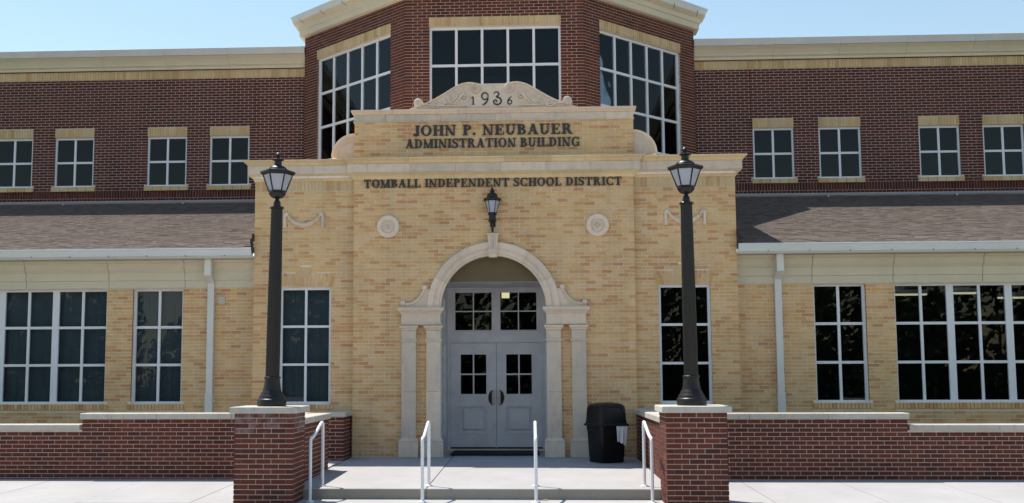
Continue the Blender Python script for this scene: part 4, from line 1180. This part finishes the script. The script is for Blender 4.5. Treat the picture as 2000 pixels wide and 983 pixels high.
# ================================================================== RUBBISH BIN
def rsq(cx, cy, hw, z, rot, rad=.28, n=5):
    P = []
    r = hw * rad
    for qd in range(4):
        ax, ay = ((1, 1), (-1, 1), (-1, -1), (1, -1))[qd]
        for k in range(n):
            a = qd * PI / 2 + PI / 2 * k / (n - 1)
            P.append((ax * (hw - r) + r * math.cos(a), ay * (hw - r) + r * math.sin(a)))
    c, s = math.cos(rot), math.sin(rot)
    return [(cx + x * c - y * s, cy + x * s + y * c, z) for x, y in P]
bx_, by_, br = 2.0, -1.02, R(28)
tc = thing('trash_can', 'black square trash can with domed lid and white liner hanging out', 'trash can', (bx_, by_, lz(by_)))
bb = MB().loft([rsq(bx_, by_, h * 1.05, z, br, rd) for h, z, rd in ((.205, -.012, .2), (.218, .0, .2), (.221, .085, .2), (.226, .09, .22), (.24, .45, .22), (.245, .54, .22), (.252, .545, .22), (.255, .62, .22))])
obj('body', bb, 'black_plastic', tc, R(50))
ld = MB().loft([rsq(bx_, by_, h * 1.05, z, br, rd) for h, z, rd in ((.262, .615, .22), (.288, .618, .22), (.292, .632, .22), (.286, .652, .22), (.265, .662, .24), (.260, .72, .24), (.252, .86, .25), (.247, .925, .26), (.238, .962, .28), (.222, .985, .34), (.18, 1.005, .5), (.10, 1.018, .7), (.02, 1.022, .9))])
obj('lid', ld, 'black_plastic', tc, R(50))
fl = MB()
for k in range(2):                                     # raised flap outlines on the two visible sides
    rr = br + (0 if k == 0 else -PI / 2)
    nx, ny = math.sin(rr), -math.cos(rr); ux, uy = math.cos(rr), math.sin(rr)
    P = []
    for a, z in ((-.19, .69), (-.178, .88), (-.13, .935), (0, .955), (.13, .935), (.178, .88), (.19, .69)):
        off = (.262 - (z - .69) * .055) * 1.05
        P.append((bx_ + nx * off + ux * a, by_ + ny * off + uy * a, z))
    fl.tube(P, .008, 6)
obj('flap', fl, 'black_plastic', tc)
ln = MB(); nx, ny, ux, uy = math.sin(br), -math.cos(br), math.cos(br), math.sin(br)
nu, nv = 12, 9; front_v, back_v = [], []
for i in range(nu + 1):
    for j in range(nv + 1):
        t_ = i / nu; s_ = j / nv
        u = .03 + (.225 - .0) * t_ * (1 - .22 * s_) + .022 * s_
        z = .622 - s_ * (.27 + .10 * max(0, t_ - .25) + .012 * math.sin(t_ * 17))
        d = .275 + .004 + .014 * s_ * (math.sin(t_ * 13) + .6 * math.sin(t_ * 23 + 1)) + .012 * s_ * (1 - s_)
        d += -(0.622 - z) * .06 + .012
        front_v.append((bx_ + nx * d + ux * u, by_ + ny * d + uy * u, z)); back_v.append((bx_ + nx * (d - .005) + ux * u, by_ + ny * (d - .005) + uy * u, z))
N = len(front_v); fs = []
for i in range(nu):
    for j in range(nv):
        a, b, c_, d_ = i * (nv + 1) + j, (i + 1) * (nv + 1) + j, (i + 1) * (nv + 1) + j + 1, i * (nv + 1) + j + 1
        fs += [(a, b, c_, d_), (N + d_, N + c_, N + b, N + a)]
obj('liner', ln.add(front_v + back_v, fs), 'liner_plastic', tc, R(60))
# door mat
tag(obj('door_mat', MB().loft([[(-.84 + o, .35 + o, z), (.84 - o, .35 + o, z), (.84 - o, 1.40 - o, z), (-.84 + o, 1.40 - o, z)] for o, z in ((0, .014), (0, .026), (.02, .034))]), 'mat_rubber'), 'black rubber mat lying in front of the double doors', 'door mat')

# litter
lf = MB(); x0, y0, z0 = .86, -5.42, gz(-5.42)
lf.loft([[(x0 + .075 * a, y0 + .03 * b, z0 + .006 + .012 * c + t_) for a, b, c in ((-1, 0, 0), (-.4, -.8, 1), (.3, -.9, .6), (1, 0, .2), (.3, .9, 1.2), (-.4, .8, .7))] for t_ in (0, .002)])
flat_mat('dry_leaf', (.22, .13, .05), .9, .2, 40)
tag(obj('dry_leaf', lf, 'dry_leaf'), 'small dry brown leaf on the pavement at the foot of the step', 'leaf')
sc_ = MB(); x0, y0 = 1.665, -1.30
sc_.loft([[(x0 + .022 * a, y0 + .02 * b, lz(y0) + .003 + .01 * c + t_) for a, b, c in ((-1, -1, 0), (1, -.7, 1), (.8, 1, .3), (-.7, .9, 1.2))] for t_ in (0, .002)])
tag(obj('paper_scrap', sc_, 'liner_plastic'), 'tiny white paper scrap on the landing left of the trash can', 'litter')

# ================================================================== ACROSS THE STREET (reflected in the windows)
rnd = random.Random(3)
tl = MB()
for k in range(46):
    x = -95 + k * 4.2 + rnd.uniform(-1.5, 1.5); y = -92 + rnd.uniform(-8, 8); h = rnd.uniform(7.5, 13.5); w = rnd.uniform(3, 5)
    tl.lathe(x, y, [(.22, -1), (.14, h * .7)], 6)
    for c in range(800):
        th, ph, r = rnd.uniform(0, 2 * PI), rnd.uniform(-1, 1), rnd.uniform(.45, 1) ** .6
        st = math.sqrt(1 - ph * ph)
        p = Vector((x + w * r * st * math.cos(th), y + w * r * st * math.sin(th), h * .52 + h * .50 * r * ph))
        a = Vector((rnd.gauss(0, 1), rnd.gauss(0, 1), rnd.gauss(0, 1))).normalized(); b = a.orthogonal().normalized(); s_ = rnd.uniform(.3, .7)
        c2 = a.cross(b)
        tl.add([tuple(p - b * s_), tuple(p + c2 * s_ * .5), tuple(p + b * s_), tuple(p - c2 * s_ * .5)], [(0, 1, 2, 3)])
for k in range(60):
    x = -100 + k * 3.4 + rnd.uniform(-1, 1); y = -96 + rnd.uniform(-4, 4); h = rnd.uniform(2.5, 5.5)
    for c in range(220):
        p = Vector((x + rnd.gauss(0, 1.5), y + rnd.gauss(0, .8), -.8 + h * rnd.random())); b = Vector((rnd.gauss(0, 1), rnd.gauss(0, 1), rnd.gauss(0, 1))).normalized(); c2 = b.orthogonal().normalized(); s_ = rnd.uniform(.3, .6)
        tl.add([tuple(p - b * s_), tuple(p + c2 * s_ * .6), tuple(p + b * s_), tuple(p - c2 * s_ * .6)], [(0, 1, 2, 3)])
o = obj('treeline', tl, 'leaf', None, None, 'stuff')
tag(o, 'green treeline across the street reflected in the dark windows', 'trees')
